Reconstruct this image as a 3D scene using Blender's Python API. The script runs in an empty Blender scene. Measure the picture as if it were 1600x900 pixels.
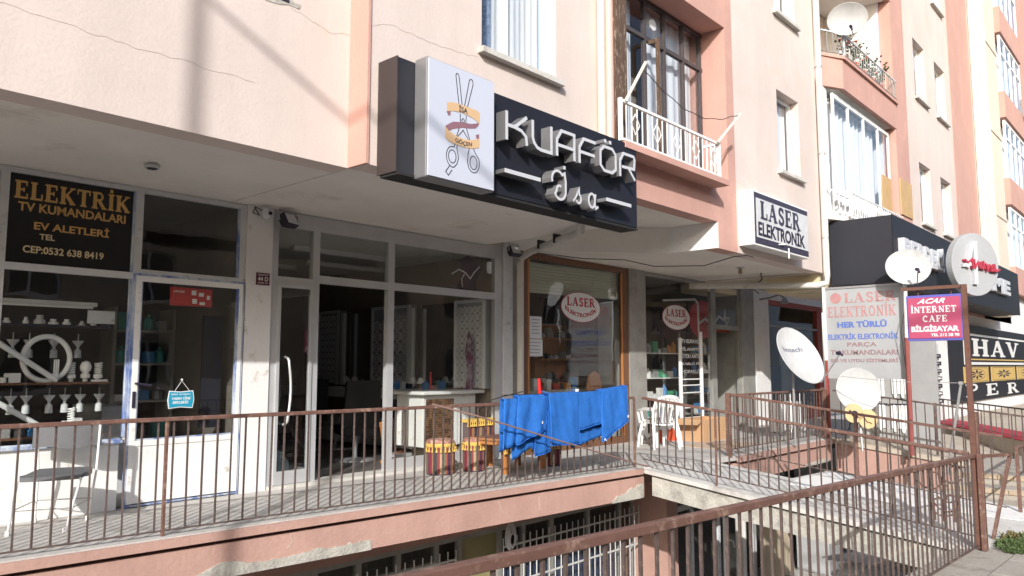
import bpy, bmesh, math, random
from mathutils import Vector, Matrix
random.seed(7)
sc = bpy.context.scene
COL = sc.collection
R = math.radians

# ------------------------------------------------------------------ camera
# world axes: x runs along the facade (away, to the right), y goes from the street to the shops, z is up; z=0 is the shop terrace
YAW = R(42.03); PITCH = math.atan(121 / 1200)
cam = bpy.data.cameras.new('camera'); cam_o = bpy.data.objects.new('camera', cam); COL.objects.link(cam_o)
cam.sensor_width = 36; cam.lens = 27; cam.clip_start = 0.05; cam.clip_end = 900
fwd = Vector((math.cos(YAW) * math.cos(PITCH), math.sin(YAW) * math.cos(PITCH), math.sin(PITCH)))
cam_o.location = (0, 0, 1.4)
cam_o.rotation_euler = fwd.to_track_quat('-Z', 'Y').to_euler()
sc.camera = cam_o

# ------------------------------------------------------------------ sky, sun, exposure
SUN = Vector((1.3, 1.0, -0.82)).normalized()
elev = math.asin(-SUN.z)
w = bpy.data.worlds.new('World'); sc.world = w; w.use_nodes = True
nt = w.node_tree; nt.nodes.clear()
sky = nt.nodes.new('ShaderNodeTexSky'); sky.sky_type = 'NISHITA'; sky.sun_disc = False
sky.sun_elevation = elev; sky.sun_rotation = math.atan2(-SUN.x, -SUN.y)
sky.air_density = 1.0; sky.dust_density = 2.0; sky.ozone_density = 1.0
bg = nt.nodes.new('ShaderNodeBackground'); bg.inputs['Strength'].default_value = 0.15
out = nt.nodes.new('ShaderNodeOutputWorld')
nt.links.new(sky.outputs[0], bg.inputs[0]); nt.links.new(bg.outputs[0], out.inputs[0])
sl = bpy.data.lights.new('sun', 'SUN'); sl.energy = 3.1; sl.angle = R(0.55); sl.color = (1.0, 0.97, 0.93)
so = bpy.data.objects.new('sun', sl); COL.objects.link(so); so.rotation_euler = SUN.to_track_quat('-Z', 'Y').to_euler()
so.location = (-10, -10, 20)
sc.view_settings.view_transform = 'Standard'; sc.view_settings.look = 'None'
sc.view_settings.exposure = 0.70; sc.view_settings.gamma = 1.0
sc.cycles.max_bounces = 8; sc.cycles.transparent_max_bounces = 24

# ------------------------------------------------------------------ materials
def mat(name, col, rough=0.7, metal=0.0, var=0.0, vscale=3.0, col2=None, amt=0.0, c2scale=1.2, bump=0.0, bscale=60.0,
        fine=0.0, spec=0.4, stretch=None, emit=None, streak=0.0):
    m = bpy.data.materials.new(name); m.use_nodes = True
    n = m.node_tree; b = n.nodes['Principled BSDF']; L = n.links
    b.inputs['Roughness'].default_value = rough; b.inputs['Metallic'].default_value = metal
    b.inputs['Specular IOR Level'].default_value = spec
    c = (*col, 1)
    b.inputs['Base Color'].default_value = c
    if emit:
        b.inputs['Emission Color'].default_value = (*emit[0], 1); b.inputs['Emission Strength'].default_value = emit[1]
    tc = n.nodes.new('ShaderNodeTexCoord'); mp = n.nodes.new('ShaderNodeMapping'); L.new(tc.outputs['Object'], mp.inputs[0])
    if stretch: mp.inputs['Scale'].default_value = stretch
    cur = None
    if var or col2:
        cur = n.nodes.new('ShaderNodeRGB'); cur.outputs[0].default_value = c; cur = cur.outputs[0]
    if var:
        t = n.nodes.new('ShaderNodeTexNoise'); t.inputs['Scale'].default_value = vscale; t.inputs['Detail'].default_value = 6
        t.inputs['Roughness'].default_value = 0.65
        L.new(mp.outputs[0], t.inputs[0])
        r = n.nodes.new('ShaderNodeMapRange'); r.inputs[1].default_value = 0.3; r.inputs[2].default_value = 0.7
        r.inputs[3].default_value = 1 - var; r.inputs[4].default_value = 1 + var * 0.4
        L.new(t.outputs[0], r.inputs[0])
        x = n.nodes.new('ShaderNodeVectorMath'); x.operation = 'SCALE'; L.new(cur, x.inputs[0]); L.new(r.outputs[0], x.inputs['Scale'])
        cur = x.outputs[0]
    if fine:
        t = n.nodes.new('ShaderNodeTexNoise'); t.inputs['Scale'].default_value = 45; t.inputs['Detail'].default_value = 4
        L.new(mp.outputs[0], t.inputs[0])
        r = n.nodes.new('ShaderNodeMapRange'); r.inputs[1].default_value = 0.35; r.inputs[2].default_value = 0.65
        r.inputs[3].default_value = 1 - fine; r.inputs[4].default_value = 1 + fine * 0.3
        L.new(t.outputs[0], r.inputs[0])
        if cur is None:
            q = n.nodes.new('ShaderNodeRGB'); q.outputs[0].default_value = c; cur = q.outputs[0]
        x = n.nodes.new('ShaderNodeVectorMath'); x.operation = 'SCALE'; L.new(cur, x.inputs[0]); L.new(r.outputs[0], x.inputs['Scale'])
        cur = x.outputs[0]
    if streak:
        m2 = n.nodes.new('ShaderNodeMapping'); L.new(tc.outputs['Object'], m2.inputs[0]); m2.inputs['Scale'].default_value = (1.8, 1.8, 0.25)
        t = n.nodes.new('ShaderNodeTexNoise'); t.inputs['Scale'].default_value = 1.5; t.inputs['Detail'].default_value = 7; t.inputs['Roughness'].default_value = 0.7
        L.new(m2.outputs[0], t.inputs[0])
        r = n.nodes.new('ShaderNodeMapRange'); r.inputs[1].default_value = 0.42; r.inputs[2].default_value = 0.72
        r.inputs[3].default_value = 1.0; r.inputs[4].default_value = 1 - streak; L.new(t.outputs[0], r.inputs[0])
        if cur is None:
            q = n.nodes.new('ShaderNodeRGB'); q.outputs[0].default_value = c; cur = q.outputs[0]
        x = n.nodes.new('ShaderNodeVectorMath'); x.operation = 'SCALE'; L.new(cur, x.inputs[0]); L.new(r.outputs[0], x.inputs['Scale'])
        cur = x.outputs[0]
    if col2:
        t = n.nodes.new('ShaderNodeTexNoise'); t.inputs['Scale'].default_value = c2scale; t.inputs['Detail'].default_value = 9
        t.inputs['Roughness'].default_value = 0.7
        L.new(mp.outputs[0], t.inputs[0])
        r = n.nodes.new('ShaderNodeMapRange'); r.inputs[1].default_value = 0.62 - 0.3 * amt; r.inputs[2].default_value = 0.72 - 0.2 * amt
        L.new(t.outputs[0], r.inputs[0])
        x = n.nodes.new('ShaderNodeMix'); x.data_type = 'RGBA'; L.new(r.outputs[0], x.inputs[0]); L.new(cur, x.inputs[6])
        x.inputs[7].default_value = (*col2, 1); cur = x.outputs[2]
    if cur is not None: L.new(cur, b.inputs['Base Color'])
    if bump:
        t = n.nodes.new('ShaderNodeTexNoise'); t.inputs['Scale'].default_value = bscale; t.inputs['Detail'].default_value = 5
        L.new(mp.outputs[0], t.inputs[0])
        bp = n.nodes.new('ShaderNodeBump'); bp.inputs['Strength'].default_value = bump; bp.inputs['Distance'].default_value = 0.01
        L.new(t.outputs[0], bp.inputs['Height']); L.new(bp.outputs[0], b.inputs['Normal'])
    return m

def glass(name, tint=(0.75, 0.78, 0.76), ior=1.5, rough=0.0, wav=0.004):
    m = bpy.data.materials.new(name); m.use_nodes = True; n = m.node_tree; n.nodes.clear(); L = n.links
    o = n.nodes.new('ShaderNodeOutputMaterial'); t = n.nodes.new('ShaderNodeBsdfTransparent'); g = n.nodes.new('ShaderNodeBsdfGlossy')
    t.inputs[0].default_value = (*tint, 1); g.inputs['Roughness'].default_value = rough; g.inputs[0].default_value = (0.95, 0.97, 1, 1)
    f = n.nodes.new('ShaderNodeFresnel'); f.inputs[0].default_value = ior
    ge = n.nodes.new('ShaderNodeNewGeometry'); fm = n.nodes.new('ShaderNodeMath'); fm.operation = 'MULTIPLY'
    fi = n.nodes.new('ShaderNodeMath'); fi.operation = 'SUBTRACT'; fi.inputs[0].default_value = 1.0; L.new(ge.outputs['Backfacing'], fi.inputs[1])
    L.new(f.outputs[0], fm.inputs[0]); L.new(fi.outputs[0], fm.inputs[1])       # only the entry face of a pane mirrors
    mx = n.nodes.new('ShaderNodeMixShader'); L.new(fm.outputs[0], mx.inputs[0]); L.new(t.outputs[0], mx.inputs[1]); L.new(g.outputs[0], mx.inputs[2])
    L.new(mx.outputs[0], o.inputs[0])
    if wav:
        tc = n.nodes.new('ShaderNodeTexCoord'); ns = n.nodes.new('ShaderNodeTexNoise'); ns.inputs['Scale'].default_value = 1.3
        L.new(tc.outputs['Object'], ns.inputs[0]); bp = n.nodes.new('ShaderNodeBump'); bp.inputs['Strength'].default_value = 0.25
        bp.inputs['Distance'].default_value = wav * 4; L.new(ns.outputs[0], bp.inputs['Height']); L.new(bp.outputs[0], g.inputs['Normal'])
    return m

def stripes(name, cols, axis='ANG', n_rep=1.0):
    """woven stripes: colour by angle round the object's own axis (ANG) or along its x axis"""
    m = bpy.data.materials.new(name); m.use_nodes = True; n = m.node_tree; b = n.nodes['Principled BSDF']; L = n.links
    b.inputs['Roughness'].default_value = 0.95; b.inputs['Specular IOR Level'].default_value = 0.1
    tc = n.nodes.new('ShaderNodeTexCoord'); sp = n.nodes.new('ShaderNodeSeparateXYZ'); L.new(tc.outputs['Object'], sp.inputs[0])
    if axis == 'ANG':
        a = n.nodes.new('ShaderNodeMath'); a.operation = 'ARCTAN2'; L.new(sp.outputs[1], a.inputs[0]); L.new(sp.outputs[0], a.inputs[1])
        k = n.nodes.new('ShaderNodeMath'); k.operation = 'MULTIPLY'; L.new(a.outputs[0], k.inputs[0]); k.inputs[1].default_value = n_rep / (2 * math.pi)
    else:
        k = n.nodes.new('ShaderNodeMath'); k.operation = 'MULTIPLY'; L.new(sp.outputs[0], k.inputs[0]); k.inputs[1].default_value = n_rep
    fr = n.nodes.new('ShaderNodeMath'); fr.operation = 'FRACT'; L.new(k.outputs[0], fr.inputs[0])
    cr = n.nodes.new('ShaderNodeValToRGB'); cr.color_ramp.interpolation = 'CONSTANT'
    els = cr.color_ramp.elements
    while len(els) < len(cols): els.new(0.5)
    for i, c in enumerate(cols):
        els[i].position = i / len(cols); els[i].color = (*c, 1)
    L.new(fr.outputs[0], cr.inputs[0]); L.new(cr.outputs[0], b.inputs['Base Color'])
    return m

M = {}
M['cream'] = mat('cream_plaster', (0.66, 0.565, 0.515), 0.9, streak=0.06, var=0.10, vscale=0.7, col2=(0.62, 0.50, 0.42), amt=0.12, c2scale=0.8, bump=0.25, bscale=30, fine=0.03)
M['pink'] = mat('salmon_plaster', (0.55, 0.325, 0.27), 0.9, streak=0.06, var=0.10, vscale=1.2, col2=(0.58, 0.34, 0.28), amt=0.2, bump=0.25, bscale=30, fine=0.04)
M['soffit'] = mat('painted_soffit', (0.80, 0.76, 0.70), 0.9, var=0.12, vscale=0.8, col2=(0.60, 0.55, 0.49), amt=0.12, bump=0.15, bscale=25, fine=0.03)
M['white_wall'] = mat('whitewashed_plaster', (0.78, 0.77, 0.76), 0.85, var=0.08, vscale=2, col2=(0.52, 0.48, 0.43), amt=0.15, c2scale=4, bump=0.3, bscale=25, fine=0.03)
M['white_panel'] = mat('white_painted_panel', (0.80, 0.80, 0.78), 0.5, var=0.07, vscale=3, col2=(0.50, 0.46, 0.40), amt=0.08, c2scale=7, bump=0.08)
M['yellow_wall'] = mat('pale_yellow_plaster', (0.72, 0.62, 0.42), 0.9, var=0.15, vscale=2, col2=(0.5, 0.42, 0.3), amt=0.2, bump=0.3)
M['beam'] = mat('salmon_painted_concrete', (0.50, 0.31, 0.255), 0.9, streak=0.12, var=0.15, vscale=1.5, col2=(0.44, 0.27, 0.22), amt=0.25, c2scale=2.5, bump=0.5, bscale=22, fine=0.06)
M['bare'] = mat('bare_concrete', (0.50, 0.48, 0.42), 0.95, var=0.25, vscale=6, col2=(0.30, 0.28, 0.25), amt=0.4, c2scale=5, bump=1.0, bscale=35, fine=0.12)
M['floor'] = mat('cement_terrace', (0.52, 0.50, 0.47), 0.9, var=0.2, vscale=1.6, col2=(0.30, 0.28, 0.26), amt=0.25, c2scale=1.8, bump=0.35, bscale=50, fine=0.10)
M['pale_deck'] = mat('mottled_pale_deck', (0.74, 0.73, 0.70), 0.9, var=0.12, vscale=3, col2=(0.48, 0.46, 0.43), amt=0.25, c2scale=3, bump=0.3)
M['bridge'] = mat('whitish_concrete', (0.60, 0.58, 0.54), 0.92, var=0.16, vscale=1.6, col2=(0.40, 0.38, 0.35), amt=0.3, c2scale=2.2, bump=0.4, bscale=35, fine=0.08)
M['street_conc'] = mat('kerb_concrete', (0.44, 0.40, 0.34), 0.95, var=0.22, vscale=3, col2=(0.28, 0.25, 0.21), amt=0.35, c2scale=3, bump=0.7, bscale=30, fine=0.12)
M['asphalt'] = mat('asphalt', (0.06, 0.058, 0.055), 0.95, var=0.3, vscale=3, bump=0.6, bscale=80, fine=0.2)
M['rust'] = mat('brown_painted_iron', (0.165, 0.085, 0.065), 0.55, var=0.25, vscale=8, col2=(0.30, 0.20, 0.15), amt=0.3, c2scale=14, bump=0.2, bscale=90, spec=0.5)
M['bar'] = mat('dark_brown_iron_bar', (0.10, 0.072, 0.064), 0.5, var=0.3, vscale=9, col2=(0.22, 0.15, 0.12), amt=0.3, c2scale=12, spec=0.5)
M['rust2'] = mat('rusty_iron', (0.17, 0.082, 0.06), 0.8, var=0.35, vscale=9, col2=(0.14, 0.06, 0.04), amt=0.4, c2scale=9, bump=0.5)
M['greyiron'] = mat('grey_painted_bar', (0.62, 0.62, 0.60), 0.5, var=0.2, vscale=8)
M['white_metal'] = mat('white_enamel', (0.82, 0.82, 0.80), 0.35, var=0.06, vscale=4, col2=(0.5, 0.42, 0.35), amt=0.1, c2scale=9)
M['alu'] = mat('brushed_aluminium', (0.56, 0.57, 0.58), 0.42, 0.35, var=0.08, vscale=4)
M['alu2'] = mat('weathered_aluminium', (0.36, 0.355, 0.33), 0.5, 0.3, var=0.18, vscale=4, col2=(0.26, 0.24, 0.22), amt=0.2)
M['greywhite'] = mat('grey_white_frame_paint', (0.64, 0.65, 0.66), 0.5, var=0.1, vscale=5, col2=(0.42, 0.42, 0.42), amt=0.15, c2scale=8)
M['blue_paint'] = mat('old_blue_paint', (0.10, 0.17, 0.42), 0.6, var=0.2, vscale=8, col2=(0.55, 0.60, 0.66), amt=0.75, c2scale=5, stretch=(1, 1, .35))
M['gridpaint'] = mat('dark_grey_brown_frame', (0.075, 0.062, 0.062), 0.6, var=0.2)
M['wood'] = mat('brown_varnished_wood', (0.18, 0.085, 0.045), 0.5, var=0.3, vscale=4, stretch=(6, 6, 0.8))
M['darkwood'] = mat('peeling_dark_brown_wood', (0.115, 0.07, 0.045), 0.7, var=0.3, vscale=5, col2=(0.42, 0.34, 0.27), amt=0.25, c2scale=9, stretch=(4, 4, 0.8))
M['orangewood'] = mat('orange_wood', (0.48, 0.20, 0.07), 0.5, var=0.25, vscale=4, stretch=(6, 6, 0.8))
M['glass'] = glass('shop_glass', (0.965, 0.975, 0.97), 1.68)
M['glassd'] = glass('dark_glass', (0.8, 0.82, 0.82), 1.7)
M['glassw'] = glass('house_window_glass', (0.93, 0.95, 0.97), 1.42)
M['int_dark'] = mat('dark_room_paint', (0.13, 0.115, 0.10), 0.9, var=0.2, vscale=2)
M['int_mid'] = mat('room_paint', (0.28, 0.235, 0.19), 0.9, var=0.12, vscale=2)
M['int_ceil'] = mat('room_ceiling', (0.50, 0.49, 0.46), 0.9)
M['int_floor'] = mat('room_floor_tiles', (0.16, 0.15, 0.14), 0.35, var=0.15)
M['black'] = mat('black_panel', (0.016, 0.017, 0.025), 0.55, var=0.1, vscale=2, spec=0.25)
M['black_matt'] = mat('black_rubber', (0.02, 0.02, 0.02), 0.8)
M['dark_sign'] = mat('dark_grey_sheet_metal', (0.022, 0.023, 0.031), 0.6, 0.0, var=0.15, vscale=1)
M['bronze'] = mat('bronze_edge', (0.055, 0.042, 0.04), 0.5, 0.1)
M['letter_side'] = mat('letter_side_metal', (0.33, 0.33, 0.34), 0.35, 0.6, var=0.1)
M['letter_white'] = mat('white_acrylic', (0.54, 0.55, 0.58), 0.35)
M['panel_white'] = mat('white_sign_acrylic', (0.54, 0.57, 0.66), 0.25, var=0.03, vscale=1)
M['gold'] = mat('gold_vinyl', (0.62, 0.37, 0.12), 0.5, var=0.1)
M['cream_vinyl'] = mat('cream_vinyl', (0.66, 0.55, 0.34), 0.5)
M['ink'] = mat('dark_ink', (0.025, 0.02, 0.04), 0.6)
M['purple'] = mat('faded_purple_vinyl', (0.05, 0.045, 0.075), 0.6, var=0.3, vscale=20)
M['red_ink'] = mat('red_vinyl', (0.42, 0.045, 0.075), 0.5)
M['pale_red'] = mat('sun_faded_red_vinyl', (0.46, 0.24, 0.24), 0.6, var=0.2, vscale=8)
M['pale_brown'] = mat('sun_faded_brown_vinyl', (0.30, 0.20, 0.21), 0.6, var=0.2, vscale=8)
M['blue_ink'] = mat('blue_vinyl', (0.11, 0.17, 0.46), 0.5)
M['white'] = mat('white_plastic', (0.74, 0.74, 0.73), 0.4, var=0.03)
M['sign_grey'] = mat('pale_grey_banner', (0.38, 0.39, 0.40), 0.6, var=0.12, vscale=1.5, col2=(0.36, 0.37, 0.38), amt=0.2)
M['acar_red'] = mat('pinkish_red_sign', (0.44, 0.075, 0.15), 0.5, var=0.06)
M['acar_blue'] = mat('violet_blue_frame', (0.12, 0.12, 0.46), 0.5)
M['tan'] = mat('tan_ribbon', (0.62, 0.42, 0.24), 0.6)
M['mauve'] = mat('mauve_ribbon_inside', (0.25, 0.13, 0.16), 0.6)
M['tilegold'] = mat('gold_ornament_tile', (0.58, 0.40, 0.13), 0.5)
M['dishwhite'] = mat('dish_enamel', (0.52, 0.525, 0.52), 0.4, streak=0.15, var=0.12, vscale=5, col2=(0.55, 0.48, 0.4), amt=0.12, c2scale=9)
M['lnbtan'] = mat('sun_aged_tan_plastic', (0.62, 0.45, 0.24), 0.6, var=0.12)
M['galv'] = mat('galvanised_steel', (0.42, 0.42, 0.42), 0.45, 0.5, var=0.15, vscale=8)
M['pipe'] = mat('pale_pvc_pipe', (0.62, 0.60, 0.56), 0.5, var=0.14, vscale=3, col2=(0.4, 0.34, 0.28), amt=0.15, c2scale=6)
M['creampipe'] = mat('cream_duct_paint', (0.70, 0.61, 0.50), 0.8, var=0.08, vscale=1, bump=0.1)
M['cable'] = mat('black_cable', (0.025, 0.025, 0.025), 0.6)
M['curtain'] = mat('pale_net_curtain', (0.70, 0.70, 0.70), 0.9, var=0.12, vscale=3, stretch=(9, 9, 0.5))
M['bluecurt'] = mat('blue_patterned_curtain', (0.22, 0.28, 0.38), 0.9, var=0.6, vscale=18)
M['towel'] = mat('blue_terry', (0.035, 0.175, 0.58), 0.98, var=0.2, vscale=9, bump=1.0, bscale=220, spec=0.1)
M['towel_edge'] = mat('blue_towel_hem', (0.035, 0.19, 0.68), 0.9, spec=0.1)
M['tassel'] = mat('yellow_tassel_yarn', (0.68, 0.45, 0.11), 0.95, var=0.25, vscale=40, bump=0.8, bscale=120)
M['rodpaint'] = mat('brownish_rod', (.27, .17, .14), .6, var=.2)
M['kilim'] = stripes('kilim_stripes', [(0.17, 0.035, 0.05), (0.36, 0.19, 0.10), (0.06, 0.06, 0.065), (0.22, 0.06, 0.06), (0.40, 0.27, 0.17), (0.13, 0.14, 0.10), (0.27, 0.09, 0.06), (0.09, 0.05, 0.09)], 'ANG', 4)
M['kilimx'] = stripes('kilim_cloth_stripes', [(0.17, 0.035, 0.05), (0.34, 0.17, 0.08), (0.05, 0.05, 0.06), (0.22, 0.06, 0.06), (0.33, 0.22, 0.12), (0.12, 0.09, 0.09)], 'X', 3.4)
M['kilimtop'] = mat('kilim_cushion_top', (0.36, 0.17, 0.13), 0.95, var=0.6, vscale=14, col2=(0.55, 0.38, 0.28), amt=0.5, c2scale=12)
M['wicker'] = mat('brown_wicker', (0.22, 0.12, 0.065), 0.7, var=0.5, vscale=16)
M['wicker2'] = mat('dark_wicker', (0.10, 0.055, 0.03), 0.7, var=0.4, vscale=16)
M['carton'] = mat('corrugated_cardboard', (0.50, 0.31, 0.17), 0.9, var=0.1, vscale=4)
M['bucket'] = mat('orange_red_plastic', (0.62, 0.10, 0.04), 0.5)
M['seatgrey'] = mat('grey_vinyl_seat', (0.13, 0.133, 0.14), 0.6, var=0.15, vscale=8, bump=0.2)
M['blackleather'] = mat('black_leather', (0.012, 0.012, 0.013), 0.55)
M['lattice'] = mat('white_lattice_panel', (0.74, 0.75, 0.78), 0.5)
M['lattice_back'] = mat('grey_lattice_backing', (0.36, 0.38, 0.42), 0.6)
M['mirror'] = mat('salon_mirror', (0.55, 0.57, 0.58), 0.04, 1.0)
M['led'] = mat('white_mirror_edge', (0.78, 0.80, 0.80), 0.4)
M['redshiny'] = mat('shiny_red_plastic', (0.62, 0.03, 0.03), 0.35)
M['carpet'] = mat('red_carpet', (0.42, 0.04, 0.06), 0.98, var=0.15, bump=0.5, bscale=150)
M['brick'] = mat('buff_brick', (0.48, 0.38, 0.27), 0.9, var=0.2, vscale=5, bump=0.4)
M['leaf'] = mat('weed_leaf', (0.11, 0.16, 0.055), 0.7, var=0.4, vscale=9)
M['leaf2'] = mat('dry_weed_leaf', (0.20, 0.17, 0.07), 0.8, var=0.3, vscale=9)
M['leafd'] = mat('pot_plant_leaf', (0.06, 0.12, 0.05), 0.6, var=0.4, vscale=9)
M['petal'] = mat('red_petal', (0.45, 0.05, 0.05), 0.7)
M['soil'] = mat('dry_soil', (0.25, 0.20, 0.15), 0.95, var=0.3, vscale=8, bump=1.0, bscale=30)
M['bulb'] = mat('bulb_white_glass', (0.88, 0.88, 0.86), 0.2)
M['paper'] = mat('printed_paper', (0.68, 0.69, 0.68), 0.8)
M['poster_blue'] = mat('cyan_blue_card', (0.02, 0.30, 0.47), 0.5)
M['opp'] = mat('ochre_grey_plaster', (0.46, 0.41, 0.32), 0.9, var=0.35, vscale=1, bump=0.2)
M['opp_dark'] = mat('dark_window', (0.04, 0.045, 0.05), 0.15)
M['pole'] = mat('pole_concrete', (0.40, 0.38, 0.35), 0.9, var=0.15)
M['woodpanel'] = mat('tan_board', (0.55, 0.36, 0.17), 0.6, var=0.15, vscale=3)
M['beige'] = mat('beige_render', (0.52, 0.45, 0.36), 0.9, var=0.16, vscale=1.6, col2=(0.40, 0.34, 0.27), amt=0.25, bump=0.4, fine=0.06)
M['crack'] = mat('plaster_crack', (0.50, 0.42, 0.37), 0.95)
M['stickwood'] = mat('weathered_white_stick', (0.66, 0.60, 0.52), 0.8, var=0.2, vscale=12)
M['bag'] = mat('pale_blue_plastic_bag', (0.42, 0.55, 0.60), 0.4, var=0.2)
M['jelly'] = [mat('coloured_package_' + n, c, 0.5, var=0.15, vscale=10) for n, c in [('teal', (0.05, 0.30, 0.28)), ('white', (0.68, 0.68, 0.66)), ('red', (0.45, 0.06, 0.05)),
              ('blue', (0.05, 0.20, 0.45)), ('orange', (0.55, 0.24, 0.06)), ('grey', (0.28, 0.28, 0.28)), ('green', (0.06, 0.30, 0.16)), ('black', (0.03, 0.03, 0.03)), ('pink', (0.55, 0.30, 0.30))]]

# ------------------------------------------------------------------ mesh helpers
class MB:
    def __init__(s): s.v = []; s.f = []
    def add(s, vs, fs):
        k = len(s.v); s.v += [Vector(p) for p in vs]; s.f += [tuple(i + k for i in f) for f in fs]; return s
    def box(s, x0, y0, z0, x1, y1, z1):
        x0, x1 = min(x0, x1), max(x0, x1); y0, y1 = min(y0, y1), max(y0, y1); z0, z1 = min(z0, z1), max(z0, z1)
        return s.add([(x0, y0, z0), (x1, y0, z0), (x1, y1, z0), (x0, y1, z0), (x0, y0, z1), (x1, y0, z1), (x1, y1, z1), (x0, y1, z1)],
                     [(0, 3, 2, 1), (4, 5, 6, 7), (0, 1, 5, 4), (1, 2, 6, 5), (2, 3, 7, 6), (3, 0, 4, 7)])
    def cbox(s, c, d, bev=0.0):
        x, y, z = c; a, b, e = d[0] / 2, d[1] / 2, d[2] / 2
        return s.box(x - a, y - b, z - e, x + a, y + b, z + e)
    def prism(s, poly, lo, hi):
        """poly in xy, between two heights (numbers or functions of x, y)"""
        fl = lo if callable(lo) else (lambda x, y: lo); fh = hi if callable(hi) else (lambda x, y: hi)
        n = len(poly); vs = [(x, y, fl(x, y)) for x, y in poly] + [(x, y, fh(x, y)) for x, y in poly]
        return s.add(vs, [tuple(range(n - 1, -1, -1)), tuple(range(n, 2 * n))] + [(i, (i + 1) % n, n + (i + 1) % n, n + i) for i in range(n)])
    def tube(s, pts, r, n=8, r1=None, caps=True):
        pts = [Vector(p) for p in pts]; k0 = len(s.v); m = len(pts)
        prev = None
        for i, p in enumerate(pts):
            t = ((pts[min(i + 1, m - 1)] - pts[max(i - 1, 0)])).normalized()
            if prev is None:
                a = Vector((0, 0, 1)) if abs(t.z) < 0.9 else Vector((1, 0, 0))
                nrm = t.cross(a).normalized()
            else:
                nrm = (prev - t * prev.dot(t)).normalized()
            prev = nrm; bn = t.cross(nrm)
            rr = r if r1 is None else r + (r1 - r) * i / (m - 1)
            for j in range(n):
                a = 2 * math.pi * (j + 0.5) / n
                s.v.append(p + (nrm * math.cos(a) + bn * math.sin(a)) * rr)
        for i in range(m - 1):
            for j in range(n):
                a = k0 + i * n + j; b = k0 + i * n + (j + 1) % n
                s.f.append((a, b, b + n, a + n))
        if caps:
            s.f.append(tuple(k0 + j for j in range(n - 1, -1, -1))); s.f.append(tuple(k0 + (m - 1) * n + j for j in range(n)))
        return s
    def lathe(s, prof, c=(0, 0, 0), n=16):
        k = len(s.v); m = len(prof)
        for r, z in prof:
            for j in range(n):
                a = 2 * math.pi * j / n; s.v.append(Vector((c[0] + r * math.cos(a), c[1] + r * math.sin(a), c[2] + z)))
        for i in range(m - 1):
            for j in range(n):
                a = k + i * n + j; b = k + i * n + (j + 1) % n
                s.f.append((a, b, b + n, a + n))
        s.f.append(tuple(k + j for j in range(n - 1, -1, -1))); s.f.append(tuple(k + (m - 1) * n + j for j in range(n)))
        return s
    def grid(s, fn, nu, nv):
        k = len(s.v)
        for i in range(nu + 1):
            for j in range(nv + 1): s.v.append(Vector(fn(i / nu, j / nv)))
        for i in range(nu):
            for j in range(nv):
                a = k + i * (nv + 1) + j; s.f.append((a, a + nv + 1, a + nv + 2, a + 1))
        return s
    def stroke(s, pts, wd, dep, z0=0.0, closed=False):
        """a flat ribbon of constant width along a 2-D line, in the local x-y plane, from z0 to z0+dep"""
        P = [Vector((p[0], p[1])) for p in pts]; n = len(P); Lf = []; Rt = []
        for i in range(n):
            if closed: a, b, c = P[i - 1], P[i], P[(i + 1) % n]; d1 = (b - a).normalized(); d2 = (c - b).normalized()
            else:
                d1 = (P[i] - P[i - 1]).normalized() if i > 0 else (P[1] - P[0]).normalized()
                d2 = (P[i + 1] - P[i]).normalized() if i < n - 1 else d1
            t = d1 + d2
            t = t.normalized() if t.length > 1e-6 else d1
            nn = Vector((-t.y, t.x)); cs = max(0.35, nn.dot(Vector((-d1.y, d1.x))))
            o = nn * (wd / 2 / cs); Lf.append(P[i] + o); Rt.append(P[i] - o)
        k = len(s.v)
        for q in Lf: s.v.append(Vector((q.x, q.y, z0 + dep)))
        for q in Rt: s.v.append(Vector((q.x, q.y, z0 + dep)))
        for q in Lf: s.v.append(Vector((q.x, q.y, z0)))
        for q in Rt: s.v.append(Vector((q.x, q.y, z0)))
        rng = range(n) if closed else range(n - 1)
        for i in rng:
            j = (i + 1) % n
            s.f.append((k + n + i, k + n + j, k + j, k + i))
            if dep > 0.0008:
                s.f.append((k + i, k + j, k + 2 * n + j, k + 2 * n + i)); s.f.append((k + n + j, k + n + i, k + 3 * n + i, k + 3 * n + j))
        if not closed and dep > 0.0008:
            s.f.append((k, k + 2 * n, k + 3 * n, k + n)); s.f.append((k + n - 1, k + 2 * n - 1, k + 4 * n - 1, k + 3 * n - 1))
        return s
    def poly(s, pts, dep=0.002, z0=0.0):
        n = len(pts)
        return s.add([(x, y, z0) for x, y in pts] + [(x, y, z0 + dep) for x, y in pts],
                     [tuple(range(n - 1, -1, -1)), tuple(range(n, 2 * n))] + [(i, (i + 1) % n, n + (i + 1) % n, n + i) for i in range(n)])
    def xf(s, mtx, k=0):
        for i in range(k, len(s.v)): s.v[i] = mtx @ s.v[i]
        return s
    def join(s, o): return s.add(o.v, o.f)

def frame(o, ex):
    """local x along ex (horizontal), local y up, local z out of the surface towards the reader"""
    ex = Vector(ex).normalized(); n = ex.cross(Vector((0, 0, 1)))
    return Matrix(((ex.x, 0, n.x, o[0]), (ex.y, 0, n.y, o[1]), (ex.z, 1, n.z, o[2]), (0, 0, 0, 1)))
FU = (1, 0, 0)

def mesh(name, mb, m, smooth=False, off=(0, 0, 0)):
    me = bpy.data.meshes.new(name); o = Vector(off)
    me.from_pydata([tuple(v - o) for v in mb.v], [], mb.f); me.materials.append(m)
    bm = bmesh.new(); bm.from_mesh(me); bmesh.ops.recalc_face_normals(bm, faces=bm.faces); bm.to_mesh(me); bm.free()
    if smooth:
        for p in me.polygons: p.use_smooth = True
        try: me.set_sharp_from_angle(angle=R(38))
        except Exception: pass
    me.update(); return me

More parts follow.
